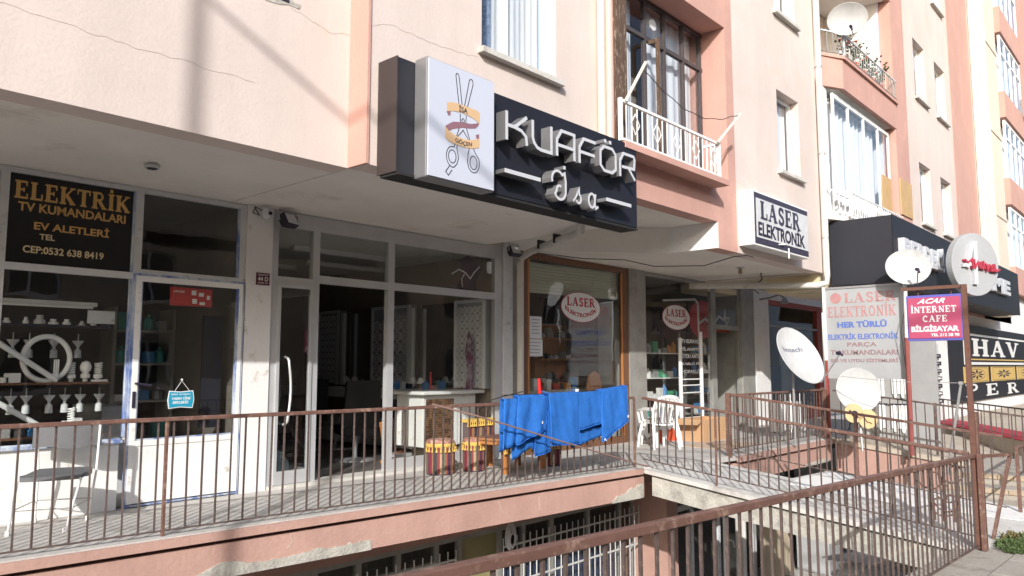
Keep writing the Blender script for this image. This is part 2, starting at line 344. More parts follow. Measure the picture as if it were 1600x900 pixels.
def thing(name, loc, label, cat, group=None):
    o = bpy.data.objects.new(name, None); COL.objects.link(o); o.location = loc; o.empty_display_size = 0.1
    o['label'] = label; o['category'] = cat
    if group: o['group'] = group
    return o
def origin(root):
    v = Vector(root.location)
    while root.parent: root = root.parent; v = v + Vector(root.location)
    return v
def part(root, name, mb, m, label=None, smooth=False, stuff=False, bevel=0):
    off = origin(root); o = bpy.data.objects.new(name, mesh(name, mb, m, smooth, off)); COL.objects.link(o); o.parent = root
    if label: o['label'] = label
    if stuff: o['kind'] = 'stuff'
    if bevel:
        b = o.modifiers.new('bevel', 'BEVEL'); b.width = bevel; b.segments = 2; b.limit_method = 'ANGLE'
    return o
def inst(root, name, me, loc, rot=(0, 0, 0)):
    o = bpy.data.objects.new(name, me); COL.objects.link(o); o.parent = root
    o.location = Vector(loc) - origin(root); o.rotation_euler = rot; return o
def solo(name, mb, m, label, cat, group=None, smooth=False, loc=None, bevel=0):
    loc = loc or mb.v[0]; o = bpy.data.objects.new(name, mesh(name, mb, m, smooth, loc)); COL.objects.link(o); o.location = loc
    o['label'] = label; o['category'] = cat
    if group: o['group'] = group
    if bevel:
        b = o.modifiers.new('bevel', 'BEVEL'); b.width = bevel; b.segments = 2; b.limit_method = 'ANGLE'
    return o
def struct(name, mb, m, kind='structure', smooth=False):
    o = bpy.data.objects.new(name, mesh(name, mb, m, smooth)); COL.objects.link(o); o['kind'] = kind; return o

def textmb(s, w_, h_, dep=0.002, bold=0.0, shear=0.0, x=0.0, y=0.0, space=1.0, mirror=False):
    """lettering fitted into a box w_ x h_ whose lower left corner is (x, y), in local sign coordinates"""
    c = bpy.data.curves.new('t', 'FONT'); c.body = s; c.size = 1; c.offset = bold; c.shear = shear; c.extrude = 0.5; c.space_character = space
    c.resolution_u = 3
    o = bpy.data.objects.new('t', c); COL.objects.link(o); dg = bpy.context.evaluated_depsgraph_get(); dg.update()
    me = bpy.data.meshes.new_from_object(o.evaluated_get(dg)); V = [v.co.copy() for v in me.vertices]
    F_ = [tuple(p.vertices) for p in me.polygons]
    bpy.data.objects.remove(o); bpy.data.curves.remove(c); bpy.data.meshes.remove(me)
    x0 = min(v.x for v in V); x1 = max(v.x for v in V); y0 = min(v.y for v in V); y1 = max(v.y for v in V)
    mb = MB(); mb.v = [Vector((x + (v.x - x0) / (x1 - x0) * w_, y + (v.y - y0) / (y1 - y0) * h_, (v.z + 0.5) * dep)) for v in V]; mb.f = F_
    return mb

def arc(cx, cy, rx, ry, a0, a1, n=9):
    return [(cx + rx * math.cos(R(a0 + (a1 - a0) * i / n)), cy + ry * math.sin(R(a0 + (a1 - a0) * i / n))) for i in range(n + 1)]
# slab-serif capitals: (width, [(points, stroke width)])
def st(x): return [([(x, 0), (x, 1)], 0.2), ([(x - 0.19, 0.045), (x + 0.19, 0.045)], 0.09), ([(x - 0.19, 0.955), (x + 0.19, 0.955)], 0.09)]
SL = {
 'E': (0.8, st(0.2) + [([(0.2, 0.95), (0.7, 0.95)], 0.1), ([(0.2, 0.5), (0.52, 0.5)], 0.09), ([(0.2, 0.05), (0.74, 0.05)], 0.1), ([(0.67, 1), (0.67, 0.72)], 0.07), ([(0.71, 0), (0.71, 0.3)], 0.07), ([(0.52, 0.38), (0.52, 0.62)], 0.07)]),
 'F': (0.75, st(0.2) + [([(0.2, 0.95), (0.7, 0.95)], 0.1), ([(0.2, 0.5), (0.52, 0.5)], 0.09), ([(0.67, 1), (0.67, 0.72)], 0.07), ([(0.52, 0.38), (0.52, 0.62)], 0.07)]),
 'L': (0.75, st(0.2) + [([(0.2, 0.05), (0.7, 0.05)], 0.1), ([(0.67, 0), (0.67, 0.36)], 0.08)]),
 'K': (0.95, st(0.2) + [([(0.28, 0.42), (0.76, 0.96)], 0.09), ([(0.38, 0.56), (0.8, 0.04)], 0.19), ([(0.6, 0.955), (0.92, 0.955)], 0.08), ([(0.6, 0.045), (0.95, 0.045)], 0.08)]),
 'T': (0.85, [([(0.42, 0), (0.42, 1)], 0.2), ([(0.23, 0.045), (0.61, 0.045)], 0.09), ([(0.02, 0.95), (0.82, 0.95)], 0.1), ([(0.05, 1), (0.05, 0.7)], 0.07), ([(0.79, 1), (0.79, 0.7)], 0.07)]),
 'R': (0.95, st(0.2) + [([(0.2, 0.95)] + arc(0.46, 0.74, 0.2, 0.21, 90, -90, 8) + [(0.2, 0.53)], 0.11), ([(0.44, 0.53), (0.78, 0.04)], 0.18), ([(0.66, 0.045), (0.95, 0.045)], 0.08)]),
 'P': (0.85, st(0.2) + [([(0.2, 0.95)] + arc(0.48, 0.72, 0.22, 0.23, 90, -90, 8) + [(0.2, 0.49)], 0.12)]),
 'I': (0.42, st(0.2)), 'İ': (0.42, st(0.2) + [([(0.1, 1.18), (0.3, 1.18)], 0.17)]),
 'A': (1.0, [([(0.14, 0), (0.47, 0.98)], 0.09), ([(0.45, 1), (0.8, 0)], 0.2), ([(0.25, 0.33), (0.64, 0.33)], 0.08), ([(0.0, 0.045), (0.3, 0.045)], 0.08), ([(0.62, 0.045), (0.98, 0.045)], 0.08)]),
 'V': (1.0, [([(0.18, 1), (0.5, 0.02)], 0.2), ([(0.5, 0.02), (0.82, 1)], 0.09), ([(0.0, 0.955), (0.36, 0.955)], 0.08), ([(0.68, 0.955), (0.98, 0.955)], 0.08)]),
 'H': (1.0, st(0.2) + st(0.76) + [([(0.2, 0.5), (0.76, 0.5)], 0.1)]),
 'N': (1.0, [([(0.18, 0), (0.18, 1)], 0.1), ([(0.16, 0.98), (0.78, 0.02)], 0.2), ([(0.8, 0), (0.8, 1)], 0.1), ([(0.02, 0.045), (0.36, 0.045)], 0.08), ([(0.62, 0.955), (0.98, 0.955)], 0.08)]),
 'S': (0.72, [(arc(0.36, 0.74, 0.22, 0.2, 10, 250, 9) + arc(0.36, 0.27, 0.23, 0.22, 80, -170, 9), 0.15), ([(0.58, 0.98), (0.58, 0.7)], 0.06), ([(0.12, 0.02), (0.12, 0.32)], 0.06)]),
 'O': (0.95, [(arc(0.46, 0.5, 0.34, 0.43, 0, 342, 18), 0.15, True)]),
 'C': (0.85, [(arc(0.46, 0.5, 0.32, 0.43, 45, 315, 14), 0.16), ([(0.68, 0.98), (0.68, 0.66)], 0.06)]),
 'D': (0.95, st(0.2) + [([(0.2, 0.95)] + arc(0.42, 0.5, 0.34, 0.45, 90, -90, 12) + [(0.2, 0.05)], 0.13)]),
 ' ': (0.5, [])}
def slab(s, w_, h_, dep=0.002, x=0.0, y=0.0, bold=1.0):
    mb = MB(); cx = 0; hh = 1.27 if 'İ' in s else 1.0
    n = 0
    tot = sum(SL[c][0] + 0.08 for c in s) - 0.08
    for c in s:
        for q in SL[c][1]:
            n += 1
            mb.stroke([(p[0] + cx, p[1]) for p in q[0]], q[1] * bold, 1.0 + 0.03 * (n % 5), 0, closed=len(q) > 2)
        cx += SL[c][0] + 0.08
    for v in mb.v: v.x = x + v.x / tot * w_; v.y = y + v.y * h_; v.z *= dep
    return mb
def fence(name, label, pts, h, step, rail=(0.045, 0.03), low=0.07, posts=(), mats=None, bar=0.0075, sq=True, group=None, cat='railing', topz=0):
    """iron railing: pts = (x, y, z of the ground); handrail, bottom rail, posts and every baluster a part"""
    mt, mbar = mats or (M['rust'], M['bar'])
    t = thing(name, pts[0], label, cat, group)
    hw, hh = rail
    for i in range(len(pts) - 1):
        a, b = Vector(pts[i]), Vector(pts[i + 1]); d = (b - a); L_ = Vector((d.x, d.y, 0)).length; e = Vector((d.x, d.y, 0)) / L_
        s_ = Vector((-e.y, e.x, 0))
        def bm(z, w_, h_, e0=0, e1=0):
            A = a + Vector((0, 0, z)) - e * e0; B = b + Vector((0, 0, z)) + e * e1
            return MB().add([A - s_ * w_ / 2, A + s_ * w_ / 2, B + s_ * w_ / 2, B - s_ * w_ / 2] + [p + Vector((0, 0, h_)) for p in (A - s_ * w_ / 2, A + s_ * w_ / 2, B + s_ * w_ / 2, B - s_ * w_ / 2)],
                            [(0, 1, 2, 3), (4, 7, 6, 5), (0, 4, 5, 1), (1, 5, 6, 2), (2, 6, 7, 3), (3, 7, 4, 0)])
        part(t, 'handrail', bm(h - hh, hw, hh), mt, bevel=0.006)
        if low: part(t, 'bottom_rail', bm(low - 0.012, 0.022, 0.012), mbar)
        n = max(1, round(L_ / step)); zb = low if low else 0
        me = mesh('baluster', MB().tube([(0, 0, 0), (0, 0, h - hh - zb)], bar * 1.35, 4 if sq else 6), mbar)
        for k in range(1, n) if i < len(pts) - 2 or True else range(n):
            p = a + d * (k / n)
            inst(t, 'baluster', me, p + Vector((0, 0, zb)), (random.gauss(0, .004), random.gauss(0, .004), math.atan2(e.y, e.x) + random.gauss(0, .12)))
    for p, r_, z0, z1 in posts:
        part(t, 'post', MB().box(p[0] - r_, p[1] - r_, p[2] + z0, p[0] + r_, p[1] + r_, p[2] + z1), mt, bevel=0.004)
    return t

# ------------------------------------------------------------------ the setting: ground, street, pit, terrace, bridges
def Eg(x): return 6.67 - 0.085 * x                      # front edge of the shop terrace
def zs(x): return -0.47 - 0.035 * (x - 9.2)             # the street falls slowly to the right
def zb(y): return -0.118 * max(0.0, 5.8 - y)            # the bridges fall from the terrace to the street
struct('ground', MB().box(-300, -300, -5.2, 400, 300, -5.0), M['soil'])
struct('road', MB().prism([(-60, -8), (90, -8), (90, -0.9), (-60, -0.9)], -5.0, lambda x, y: zs(x) - 0.16), M['asphalt'])
struct('pavement', MB().prism([(-60, -0.9), (90, -0.9), (90, 1.55), (-60, 1.55)], -5.0, lambda x, y: zs(x) - 0.05), M['street_conc'])
struct('far_pavement', MB().prism([(-60, -10.4), (90, -10.4), (90, -8), (-60, -8)], -5.0, lambda x, y: zs(x) - 0.03), M['street_conc'])
struct('kerb', MB().prism([(-60, 1.556), (9.5, 1.556), (9.5, 2.06), (-60, 2.06)], -4.9, lambda x, y: zs(x)), M['street_conc'])
struct('pit_floor', MB().box(-20, 2.0, -3.2, 40, 9, -3.0), M['floor'])
struct('pit_wall', MB().box(-20, 2.062, -3.0, 9.5, 2.12, -0.6), M['beige'])
T = MB().prism([(-8, Eg(-8)), (9.25, Eg(9.25)), (9.35, 5.80), (11.35, 5.56), (15.4, 5.52), (23, 5.45), (23, 9.3), (-8, 9.3)], -0.075, 0.0)
struct('terrace', T, M['floor'])
def E2(x, d): return Eg(x) + d
terr = thing('terrace_beam', (3, Eg(3), -0.4), 'long salmon painted concrete beam with crumbling plaster under the terrace railing', 'beam')
part(terr, 'slab_edge', MB().prism([(-8, E2(-8, -0.035)), (9.2, E2(9.2, -0.035)), (9.2, E2(9.2, -0.003)), (-8, E2(-8, -0.003))], -0.085, lambda x, y: -0.012), M['beam'])
part(terr, 'beam', MB().prism([(-8, E2(-8, 0.0)), (9.25, E2(9.25, 0.0)), (9.25, E2(9.25, 0.45)), (-8, E2(-8, 0.45))], -0.40, -0.125), M['beam'])
part(terr, 'groove', MB().prism([(-8, E2(-8, 0.06)), (9.2, E2(9.2, 0.06)), (9.2, E2(9.2, 0.4)), (-8, E2(-8, 0.4))], -0.126, -0.074), mat('dark_joint', (0.10, 0.05, 0.045), 0.95))
# places where the plaster broke off: bare concrete with a torn upper edge
def broken(x0, x1, h0, h1, seed):
    rr = random.Random(seed); n = 60; pts = []; wlk = .9
    for i in range(n + 1):
        t = i / n; x = x0 + (x1 - x0) * t; wlk = max(.62, min(1.2, wlk + rr.gauss(0, .07))); hgt = (h0 + (h1 - h0) * t) * wlk * min(1, 0.35 + 4 * t)
        pts.append((x, hgt))
    mb = MB()
    for i in range(n):
        (xa, ha), (xb, hb) = pts[i], pts[i + 1]
        ya, yb = Eg(xa), Eg(xb); da = db = 0.011
        z = -0.408
        mb.add([(xa, ya - da, z), (xb, yb - da, z), (xb, yb - db, z + hb), (xa, ya - da, z + ha), (xa, ya + .01, z + ha), (xb, yb + .01, z + hb), (xa, ya + .05, z), (xb, yb + .05, z)],
               [(0, 1, 2, 3), (3, 2, 5, 4), (0, 6, 7, 1)])
    return mb
part(terr, 'bare_patch', broken(3.05, 4.86, 0.10, 0.15, 3), M['bare'], 'long broken patch of bare grey concrete')
part(terr, 'bare_patch', broken(8.55, 9.22, 0.10, 0.17, 5), M['bare'], 'bare corner where the plaster fell off')
ck = MB()
for pts in ([(4.0, -0.13), (4.02, -0.2), (3.97, -0.26)], [(6.55, -0.125), (6.6, -0.25), (6.78, -0.4)], [(7.2, -0.15), (7.22, -0.33)], [(1.9, -0.3), (2.4, -0.29), (2.9, -0.33)]):
    for a, b in zip(pts, pts[1:]):
        ck.tube([(a[0], Eg(a[0]) - .001, a[1]), (b[0], Eg(b[0]) - .001, b[1])], 0.004, 4)
part(terr, 'crack', ck, M['crack'])

# bridge from the terrace to the street, with its wider landing
br = thing('entrance_bridge', (9.1, 4, -0.5), 'whitish concrete bridge slab over the pit leading from terrace to the street', 'bridge')
Bp = [(9.12, 5.79), (9.07, 4.0), (9.1, 1.9), (9.5, 1.56), (12.2, 1.56), (12.0, 4.35), (10.75, 4.42), (10.7, 5.62)]
part(br, 'deck', MB().prism(Bp, lambda x, y: zb(y) - 0.06, lambda x, y: zb(y) - 0.006), M['bridge'])
Bq = [(9.16, 5.7), (9.12, 4.0), (9.15, 2.0), (9.5, 1.7), (12.1, 1.7), (11.95, 4.3), (10.7, 4.36), (10.65, 5.5)]
part(br, 'pale_deck_patch', MB().prism([(10.72, 4.34), (11.9, 4.27), (12.1, 1.75), (11.25, 1.8), (10.5, 3.3), (10.3, 4.3)], lambda x, y: zb(y) - 0.02, lambda x, y: zb(y) - 0.002), M['pale_deck'])  # paler patch laid over the far part of the deck
part(br, 'deck_beam', MB().prism(Bq, lambda x, y: zb(y) - 0.34, lambda x, y: zb(y) - 0.085), M['bare'])
# second bridge / ramp in front of the far shops
b2 = thing('second_bridge', (15.4, 4, -0.5), 'salmon sided concrete bridge beyond the second pit opening', 'bridge')
part(b2, 'deck', MB().prism([(15.42, 5.5), (15.42, 1.9), (19.5, 1.9), (19.5, 5.5)], lambda x, y: -0.12 * (5.5 - y) - 0.09, lambda x, y: -0.12 * (5.5 - y) - 0.012), M['beige'])
part(b2, 'side_beam', MB().prism([(15.46, 5.48), (15.46, 1.95), (15.7, 1.95), (15.7, 5.48)], lambda x, y: -0.12 * (5.5 - y) - 0.62, lambda x, y: -0.12 * (5.5 - y) - 0.094), M['beam'])
bb = thing('second_beam', (13, 5.6, -0.4), 'short salmon fascia beam under the terrace of the electronics shop', 'beam')
part(bb, 'slab_edge', MB().prism([(11.4, 5.50), (15.4, 5.46), (15.4, 5.518), (11.4, 5.555)], -0.10, -0.012), M['beam'])
part(bb, 'beam', MB().prism([(11.4, 5.56), (15.4, 5.52), (15.4, 5.9), (11.4, 5.9)], -0.42, -0.125), M['beam'])
part(bb, 'bare_patch', MB().prism([(14.0, 5.545), (15.2, 5.535), (15.2, 5.515), (14.1, 5.52)], -0.43, lambda x, y: -0.33 + 0.08 * math.sin(x * 7)), M['bare'])
pl = thing('carpeted_ramp', (17, 3, -0.4), 'beige rendered ramp with a red carpet strip in front of the curtain shop', 'ramp')
part(pl, 'ramp_body', MB().prism([(16.55, 2.3), (21.2, 5.15), (34, 5.15), (34, 2.3)], -1.6, 0.0), M['beige'])
part(pl, 'carpet', MB().prism([(16.7, 2.42), (21.2, 5.12), (22.9, 5.12), (18.4, 2.42)], 0.002, 0.016), M['carpet'])
sp = thing('entrance_steps', (12.3, 2.2, -0.6), 'three low brick edged steps at the street end of the ramp', 'steps')
brk = mesh('brick', MB().cbox((0, 0, 0), (0.02, 0.19, 0.06)), M['brick'])
for k in range(3):
    x = 12.35 + 0.42 * k; z1 = -0.47 + 0.15 * k
    part(sp, 'step', MB().box(x, 1.56, -1.2, x + (0.42 if k < 2 else 2.9), 3.1 - 0.1 * k, z1), M['street_conc'])
    for j in range(7):
        inst(sp, 'brick', brk, (x - 0.008, 1.68 + 0.2 * j, z1 - 0.045))

# ------------------------------------------------------------------ the pink apartment building
def holed(x0, x1, z0, z1, y0, y1, holes):
    """a wall sheet with rectangular openings, as butted boxes"""
    mb = MB(); xs = sorted({x0, x1, *[h[0] for h in holes], *[h[1] for h in holes]})
    for a, b in zip(xs, xs[1:]):
        hs = sorted([h for h in holes if h[0] <= a + 1e-6 and h[1] >= b - 1e-6], key=lambda h: h[2]); z = z0
        for h in hs:
            if h[2] > z: mb.box(a, y0, z, b, y1, h[2])
            z = h[3]
        if z < z1: mb.box(a, y0, z, b, y1, z1)
    return mb
ab = thing('apartment_building', (4, 5.8, 0), 'cream and salmon plastered apartment building with shops under its overhang', 'building')
ZT = 12.6
def pw(name, mb, m, label=None, **k): return part(ab, name, mb, m, label, **k)
holesA = [(0.2, 1.6, 5.6, 7.2)]
pw('wall', holed(-8, 4.175, 3.22, ZT, 5.80, 6.05, holesA), M['cream'], 'cream wall above the electric shop')
pw('wall', MB().box(4.155, 5.52, 3.221, 4.185, 5.798, ZT - .01), M['pink'], 'narrow salmon return wall')
holesB = [(5.66, 6.93, 4.77, 6.35), (5.66, 6.93, 7.8, 9.4)]
pw('wall', holed(4.187, 8.12, 3.22, ZT, 5.54, 5.80, holesB), M['cream'], 'cream wall above the hairdresser')
mbp = holed(8.12, 11.62, 3.64, ZT, 5.54, 5.80, [(8.2, 11.36, 4.25, 6.93), (8.2, 11.36, 7.45, 10.0)])
mbp.box(10.97, 5.54, 3.22, 11.62, 5.80, 3.64)
pw('wall', mbp, M['pink'], 'salmon wall round the recessed balcony')
holesC = [(13.38, 14.40, 4.93, 6.45), (13.38, 14.40, 7.95, 9.5)]
pw('wall', holed(11.62, 15.33, 3.22, ZT, 5.54, 5.80, holesC), M['cream'], 'cream wall above the electronics shop')
pw('wall', MB().box(15.08, 5.802, 3.2, 15.32, 9, ZT), M['cream'], 'end wall')
pw('roof', MB().box(-8.2, 5.3, ZT, 15.4, 16, ZT + .25), M['soffit'])  # unseen roof, added to keep light out of the building shell
pw('rear_wall', MB().box(-8, 15.7, -3, 15.3, 16, ZT), M['cream'])  # unseen back of the shell, added to stop light as well
# soffits (painted undersides of the overhang)
pw('soffit', MB().box(-8, 5.802, 3.221, 4.17, 8.6, 3.42), M['soffit'])
pw('soffit', MB().box(4.186, 5.80, 3.223, 8.30, 8.6, 3.42), M['soffit'])
pw('soffit', MB().prism([(8.30, 5.80), (10.98, 5.80), (10.98, 6.45), (8.9, 8.2), (8.30, 8.2)], 3.64, 3.8), M['soffit'])
pw('soffit', MB().prism([(10.98, 5.80), (15.33, 5.80), (15.33, 8.6), (8.30, 8.6), (8.30, 8.2), (8.9, 8.2), (10.98, 6.45)], 3.222, 3.42), M['soffit'])
pw('soffit_side', MB().box(10.95, 5.545, 3.225, 10.978, 6.45, 3.638), M['white_wall'], 'sunlit white step in the soffit')
pw('soffit_side', MB().prism([(8.86, 8.17), (10.948, 6.41), (10.948, 6.44), (8.88, 8.19)], 3.219, 3.638), M['soffit'])
# construction joint, cracks and a broken spot in the plaster
def crackline(pts, y, w_=0.006, nm='crack', jit=0.012, seed=1):
    rr = random.Random(seed); P = []
    for (xa, za), (xb, zb_) in zip(pts, pts[1:]):
        for i in range(6):
            t = i / 6; P.append((xa + (xb - xa) * t, za + (zb_ - za) * t + rr.uniform(-jit, jit)))
    P.append(pts[-1]); mb = MB()
    mb.stroke(P, w_, 0.0015); mb.xf(Matrix.Translation((0, y, 0)) @ Matrix.Rotation(R(90), 4, 'X')); return mb
def sidecrack(*a, **k): pw('crack', crackline(*a, **k), M['crack'])
sidecrack([(1.3, 3.80), (1.75, 3.79), (2.15, 3.77), (2.66, 3.775), (3.2, 3.77)], 5.7995, 0.0025, seed=1)
sidecrack([(3.45, 4.57), (3.7, 4.5), (3.95, 4.45), (4.155, 4.5)], 5.7995, 0.003, seed=2)
sidecrack([(4.19, 4.52), (4.4, 4.62), (4.83, 4.60), (5.3, 4.62), (5.6, 4.66)], 5.5395, 0.003, seed=3)
sidecrack([(6.9, 4.5), (6.97, 4.2), (7.1, 4.1)], 5.5395, 0.003, seed=4)
sidecrack([(11.62, 4.4), (12.3, 4.35), (13.2, 4.5)], 5.5395, 0.003, seed=5)
hp = MB().poly([(3.27, 4.52), (3.29, 4.64), (3.45, 4.68), (3.55, 4.60), (3.62, 4.60), (3.60, 4.555), (3.5, 4.56), (3.40, 4.53)], 0.004)
hp.xf(Matrix.Translation((0, 5.7995, 0)) @ Matrix.Rotation(R(90), 4, 'X')); pw('bare_patch', hp, M['bare'])
pw('bare_patch', MB().box(3.4, 5.792, 4.575, 3.5, 5.796, 4.60), M['ink'])

def win(root, x0, x1, z0, z1, y, fw=0.055, mull=(0.5,), curt='curtain', sill=True, deep=0.2, yf=None, col='white_metal', glassm='glassw', curtr=(0, 1)):
    """window: frame, pane, curtain and sill are sub-parts of the window part"""
    yf = y + 0.16 if yf is None else yf
    f = MB()
    f.box(x0, yf, z0, x0 + fw, yf + .06, z1); f.box(x1 - fw, yf, z0, x1, yf + .06, z1)
    f.box(x0 + fw, yf, z0, x1 - fw, yf + .06, z0 + fw); f.box(x0 + fw, yf, z1 - fw, x1 - fw, yf + .06, z1)
    for m_ in mull:
        xm = x0 + (x1 - x0) * m_; f.box(xm - fw * 0.9, yf - .012, z0 + fw, xm + fw * 0.9, yf + .05, z1 - fw)
    wn = part(root, 'window', f, M[col])
    xs = [x0 + fw] + [x0 + (x1 - x0) * m_ for m_ in mull] + [x1 - fw]
    for a, b in zip(xs, xs[1:]):
        part(wn, 'pane', MB().box(a, yf + .025, z0 + fw * .9, b, yf + .031, z1 - fw * .9), M[glassm])
    if curt:
        n = 40; ca = x0 + (x1 - x0) * curtr[0]; cb_ = x0 + (x1 - x0) * curtr[1]
        part(wn, 'curtain', MB().grid(lambda a, b: (ca + (cb_ - ca) * a, yf + .13 + .007 * math.sin(a * n * 1.9) + .012 * math.sin(a * 17), z0 + (z1 - z0) * b), n * 2, 1), M[curt], smooth=True)
    part(wn, 'window_back', MB().box(x0 - .02, yf + .5, z0 - .05, x1 + .02, yf + .53, z1 + .05), M['int_mid'])
    if sill: part(wn, 'sill', MB().box(x0 - .06, y - .09, z0 - .065, x1 + .07, y + .16, z0 - .002), M['bridge'])
    return wn
win(ab, 0.2, 1.6, 5.6, 7.2, 5.80)
w1 = win(ab, 5.66, 6.93, 4.77, 6.35, 5.54, mull=(0.42,), curt='curtain'); win(ab, 5.66, 6.93, 7.8, 9.4, 5.54)
part(w1, 'blue_curtain', MB().grid(lambda a, b: (5.70 + .36 * a, 5.54 + .26 + .012 * math.sin(a * 30), 4.8 + 1.5 * b), 30, 1), M['bluecurt'], smooth=True)
win(ab, 13.38, 14.40, 4.93, 6.45, 5.54, mull=(0.30,)); win(ab, 13.38, 14.40, 7.95, 9.5, 5.54, mull=(0.30,))

# recessed glazed balcony with its dark grid of panes
gy = 5.95
pw('recess_wall', MB().box(11.365, 5.802, 4.2, 11.45, 6.6, 7.0), M['pink']); pw('recess_wall', MB().box(8.0, 5.802, 4.1, 11.45, 6.6, 4.245), M['pink'])
pw('recess_wall', MB().box(8.0, 5.802, 6.935, 11.45, 6.6, 7.0), M['pink'])
pw('recess_wall', MB().box(8.0, 6.62, 4.2, 11.5, 6.7, 7.0), M['int_mid'])
post = MB().box(8.14, 5.50, 4.24, 8.40, 5.66, 6.93); pw('balcony_post', post, M['darkwood'], 'peeling dark brown wooden post')
grid = MB(); xsg = [8.42, 9.02, 9.58, 10.12, 10.68, 11.22, 11.36]
xsg = [8.42, 9.02, 9.60, 10.16, 10.74, 11.30]
for x in xsg: grid.box(x - .022, gy, 4.26, x + .022, gy + .07, 6.93)
grid.box(8.42, gy + .002, 6.28, 11.36, gy + .068, 6.34); grid.box(8.42, gy + .002, 4.26, 11.36, gy + .068, 4.34); grid.box(8.42, gy + .002, 6.87, 11.36, gy + .068, 6.93)
grid.box(8.42, gy + .002, 5.05, 9.02, gy + .06, 5.09)
bw = pw('balcony_window', grid, M['gridpaint'])
for i, (a, b) in enumerate(zip(xsg, xsg[1:])):
    for z0, z1 in ((4.34, 6.28), (6.34, 6.87)):
        part(bw, 'pane', MB().box(a + .023, gy + .03, z0 + .002, b - .023, gy + .036, z1 - .002), M['glassw'])
for a, b, c in ((8.5, 9.5, 'curtain'), (9.85, 11.3, 'curtain')):
    part(bw, 'curtain', MB().grid(lambda u, v, a=a, b=b: (a + (b - a) * u, gy + .2 + .012 * math.sin(u * 40), 4.3 + 2.6 * v), 60, 1), M[c], smooth=True)
part(bw, 'vent', MB().tube([(9.86, gy + .02, 6.6), (9.86, gy + .045, 6.6)], 0.09, 16), M['greywhite'])
sash = MB().box(9.63, 5.74, 4.4, 9.66, 5.93, 4.46).box(9.63, 5.74, 6.2, 9.66, 5.93, 6.26).box(9.63, 5.74, 4.46, 9.66, 5.80, 6.2)
part(bw, 'open_sash', sash, M['darkwood'])
pw('balcony_ledge', MB().box(7.95, 5.24, 4.13, 10.78, 5.538, 4.215), M['pink'])
# white balcony railing with five diamonds, on the ledge
wr = thing('balcony_railing', (7.95, 5.3, 4.22), 'white iron balcony railing with a row of diamond shapes above the hairdresser sign', 'railing')
part(wr, 'handrail', MB().box(7.92, 5.275, 4.725, 10.55, 5.315, 4.76), M['white_metal']); part(wr, 'bottom_rail', MB().box(7.92, 5.28, 4.235, 10.55, 5.305, 4.262), M['white_metal'])
part(wr, 'post', MB().box(7.90, 5.27, 4.216, 7.935, 5.32, 4.77), M['white_metal']); part(wr, 'post', MB().box(10.53, 5.27, 4.216, 10.58, 5.32, 4.77), M['white_metal'])
part(wr, 'side_rail', MB().box(10.53, 5.32, 4.725, 10.57, 5.54, 4.76), M['white_metal'])
bme = mesh('baluster', MB().box(-.0065, -.0065, 0, .0065, .0065, .464), M['white_metal'])
for i in range(20): inst(wr, 'baluster', bme, (8.05 + .125 * i, 5.293, 4.262))
for i in range(5):
    x = 8.24 + 0.53 * i; r_ = MB().stroke([(0, .1), (.1, .235), (0, .37), (-.1, .235)], .010, .010, closed=True)
    r_.xf(frame((x, 5.286, 4.262), FU)); part(wr, 'diamond', r_, M['white_metal'])
for i in range(2): inst(wr, 'baluster', bme, (10.555, 5.40 + .08 * i, 4.262))
# slanted sticks carrying a clothes line
for nm, a, b, lb in (('stick', (8.0, 5.27, 4.74), (8.32, 5.16, 5.32), 'left slanted white stick holding the balcony clothes line'), ('stick', (10.45, 5.25, 4.74), (11.02, 5.14, 5.30), 'right slanted white stick holding the balcony clothes line')):
    solo('line_stick', MB().tube([a, b], .022, 6), M['stickwood'], lb, 'stick', 'balcony clothes line sticks', loc=a)
cp = [(8.3 + 2.7 * t, 5.17 - .02 * t, 5.2 + .08 * t - .30 * math.sin(math.pi * t) + .01 * math.sin(t * 30)) for t in [i / 24 for i in range(25)]]
solo('clothes_line', MB().tube(cp, .006, 5), M['cable'], 'thin dark wire slung between the two balcony sticks', 'wire', loc=cp[0])

# interiors behind the shop fronts
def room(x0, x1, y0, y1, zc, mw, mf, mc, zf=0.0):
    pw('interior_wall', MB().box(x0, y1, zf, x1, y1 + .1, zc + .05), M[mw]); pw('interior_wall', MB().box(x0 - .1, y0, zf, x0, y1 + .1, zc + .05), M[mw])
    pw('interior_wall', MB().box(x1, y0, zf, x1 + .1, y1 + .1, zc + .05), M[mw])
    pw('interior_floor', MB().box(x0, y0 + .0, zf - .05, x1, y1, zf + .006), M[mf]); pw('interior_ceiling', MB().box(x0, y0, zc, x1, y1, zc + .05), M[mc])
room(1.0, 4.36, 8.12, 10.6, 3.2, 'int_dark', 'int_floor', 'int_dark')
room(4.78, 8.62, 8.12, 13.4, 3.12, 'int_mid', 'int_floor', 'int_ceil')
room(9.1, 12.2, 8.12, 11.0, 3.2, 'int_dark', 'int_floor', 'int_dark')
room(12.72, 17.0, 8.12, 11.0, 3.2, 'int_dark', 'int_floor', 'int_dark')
room(18.2, 22.0, 8.12, 10.5, 3.15, 'int_mid', 'int_floor', 'int_ceil')

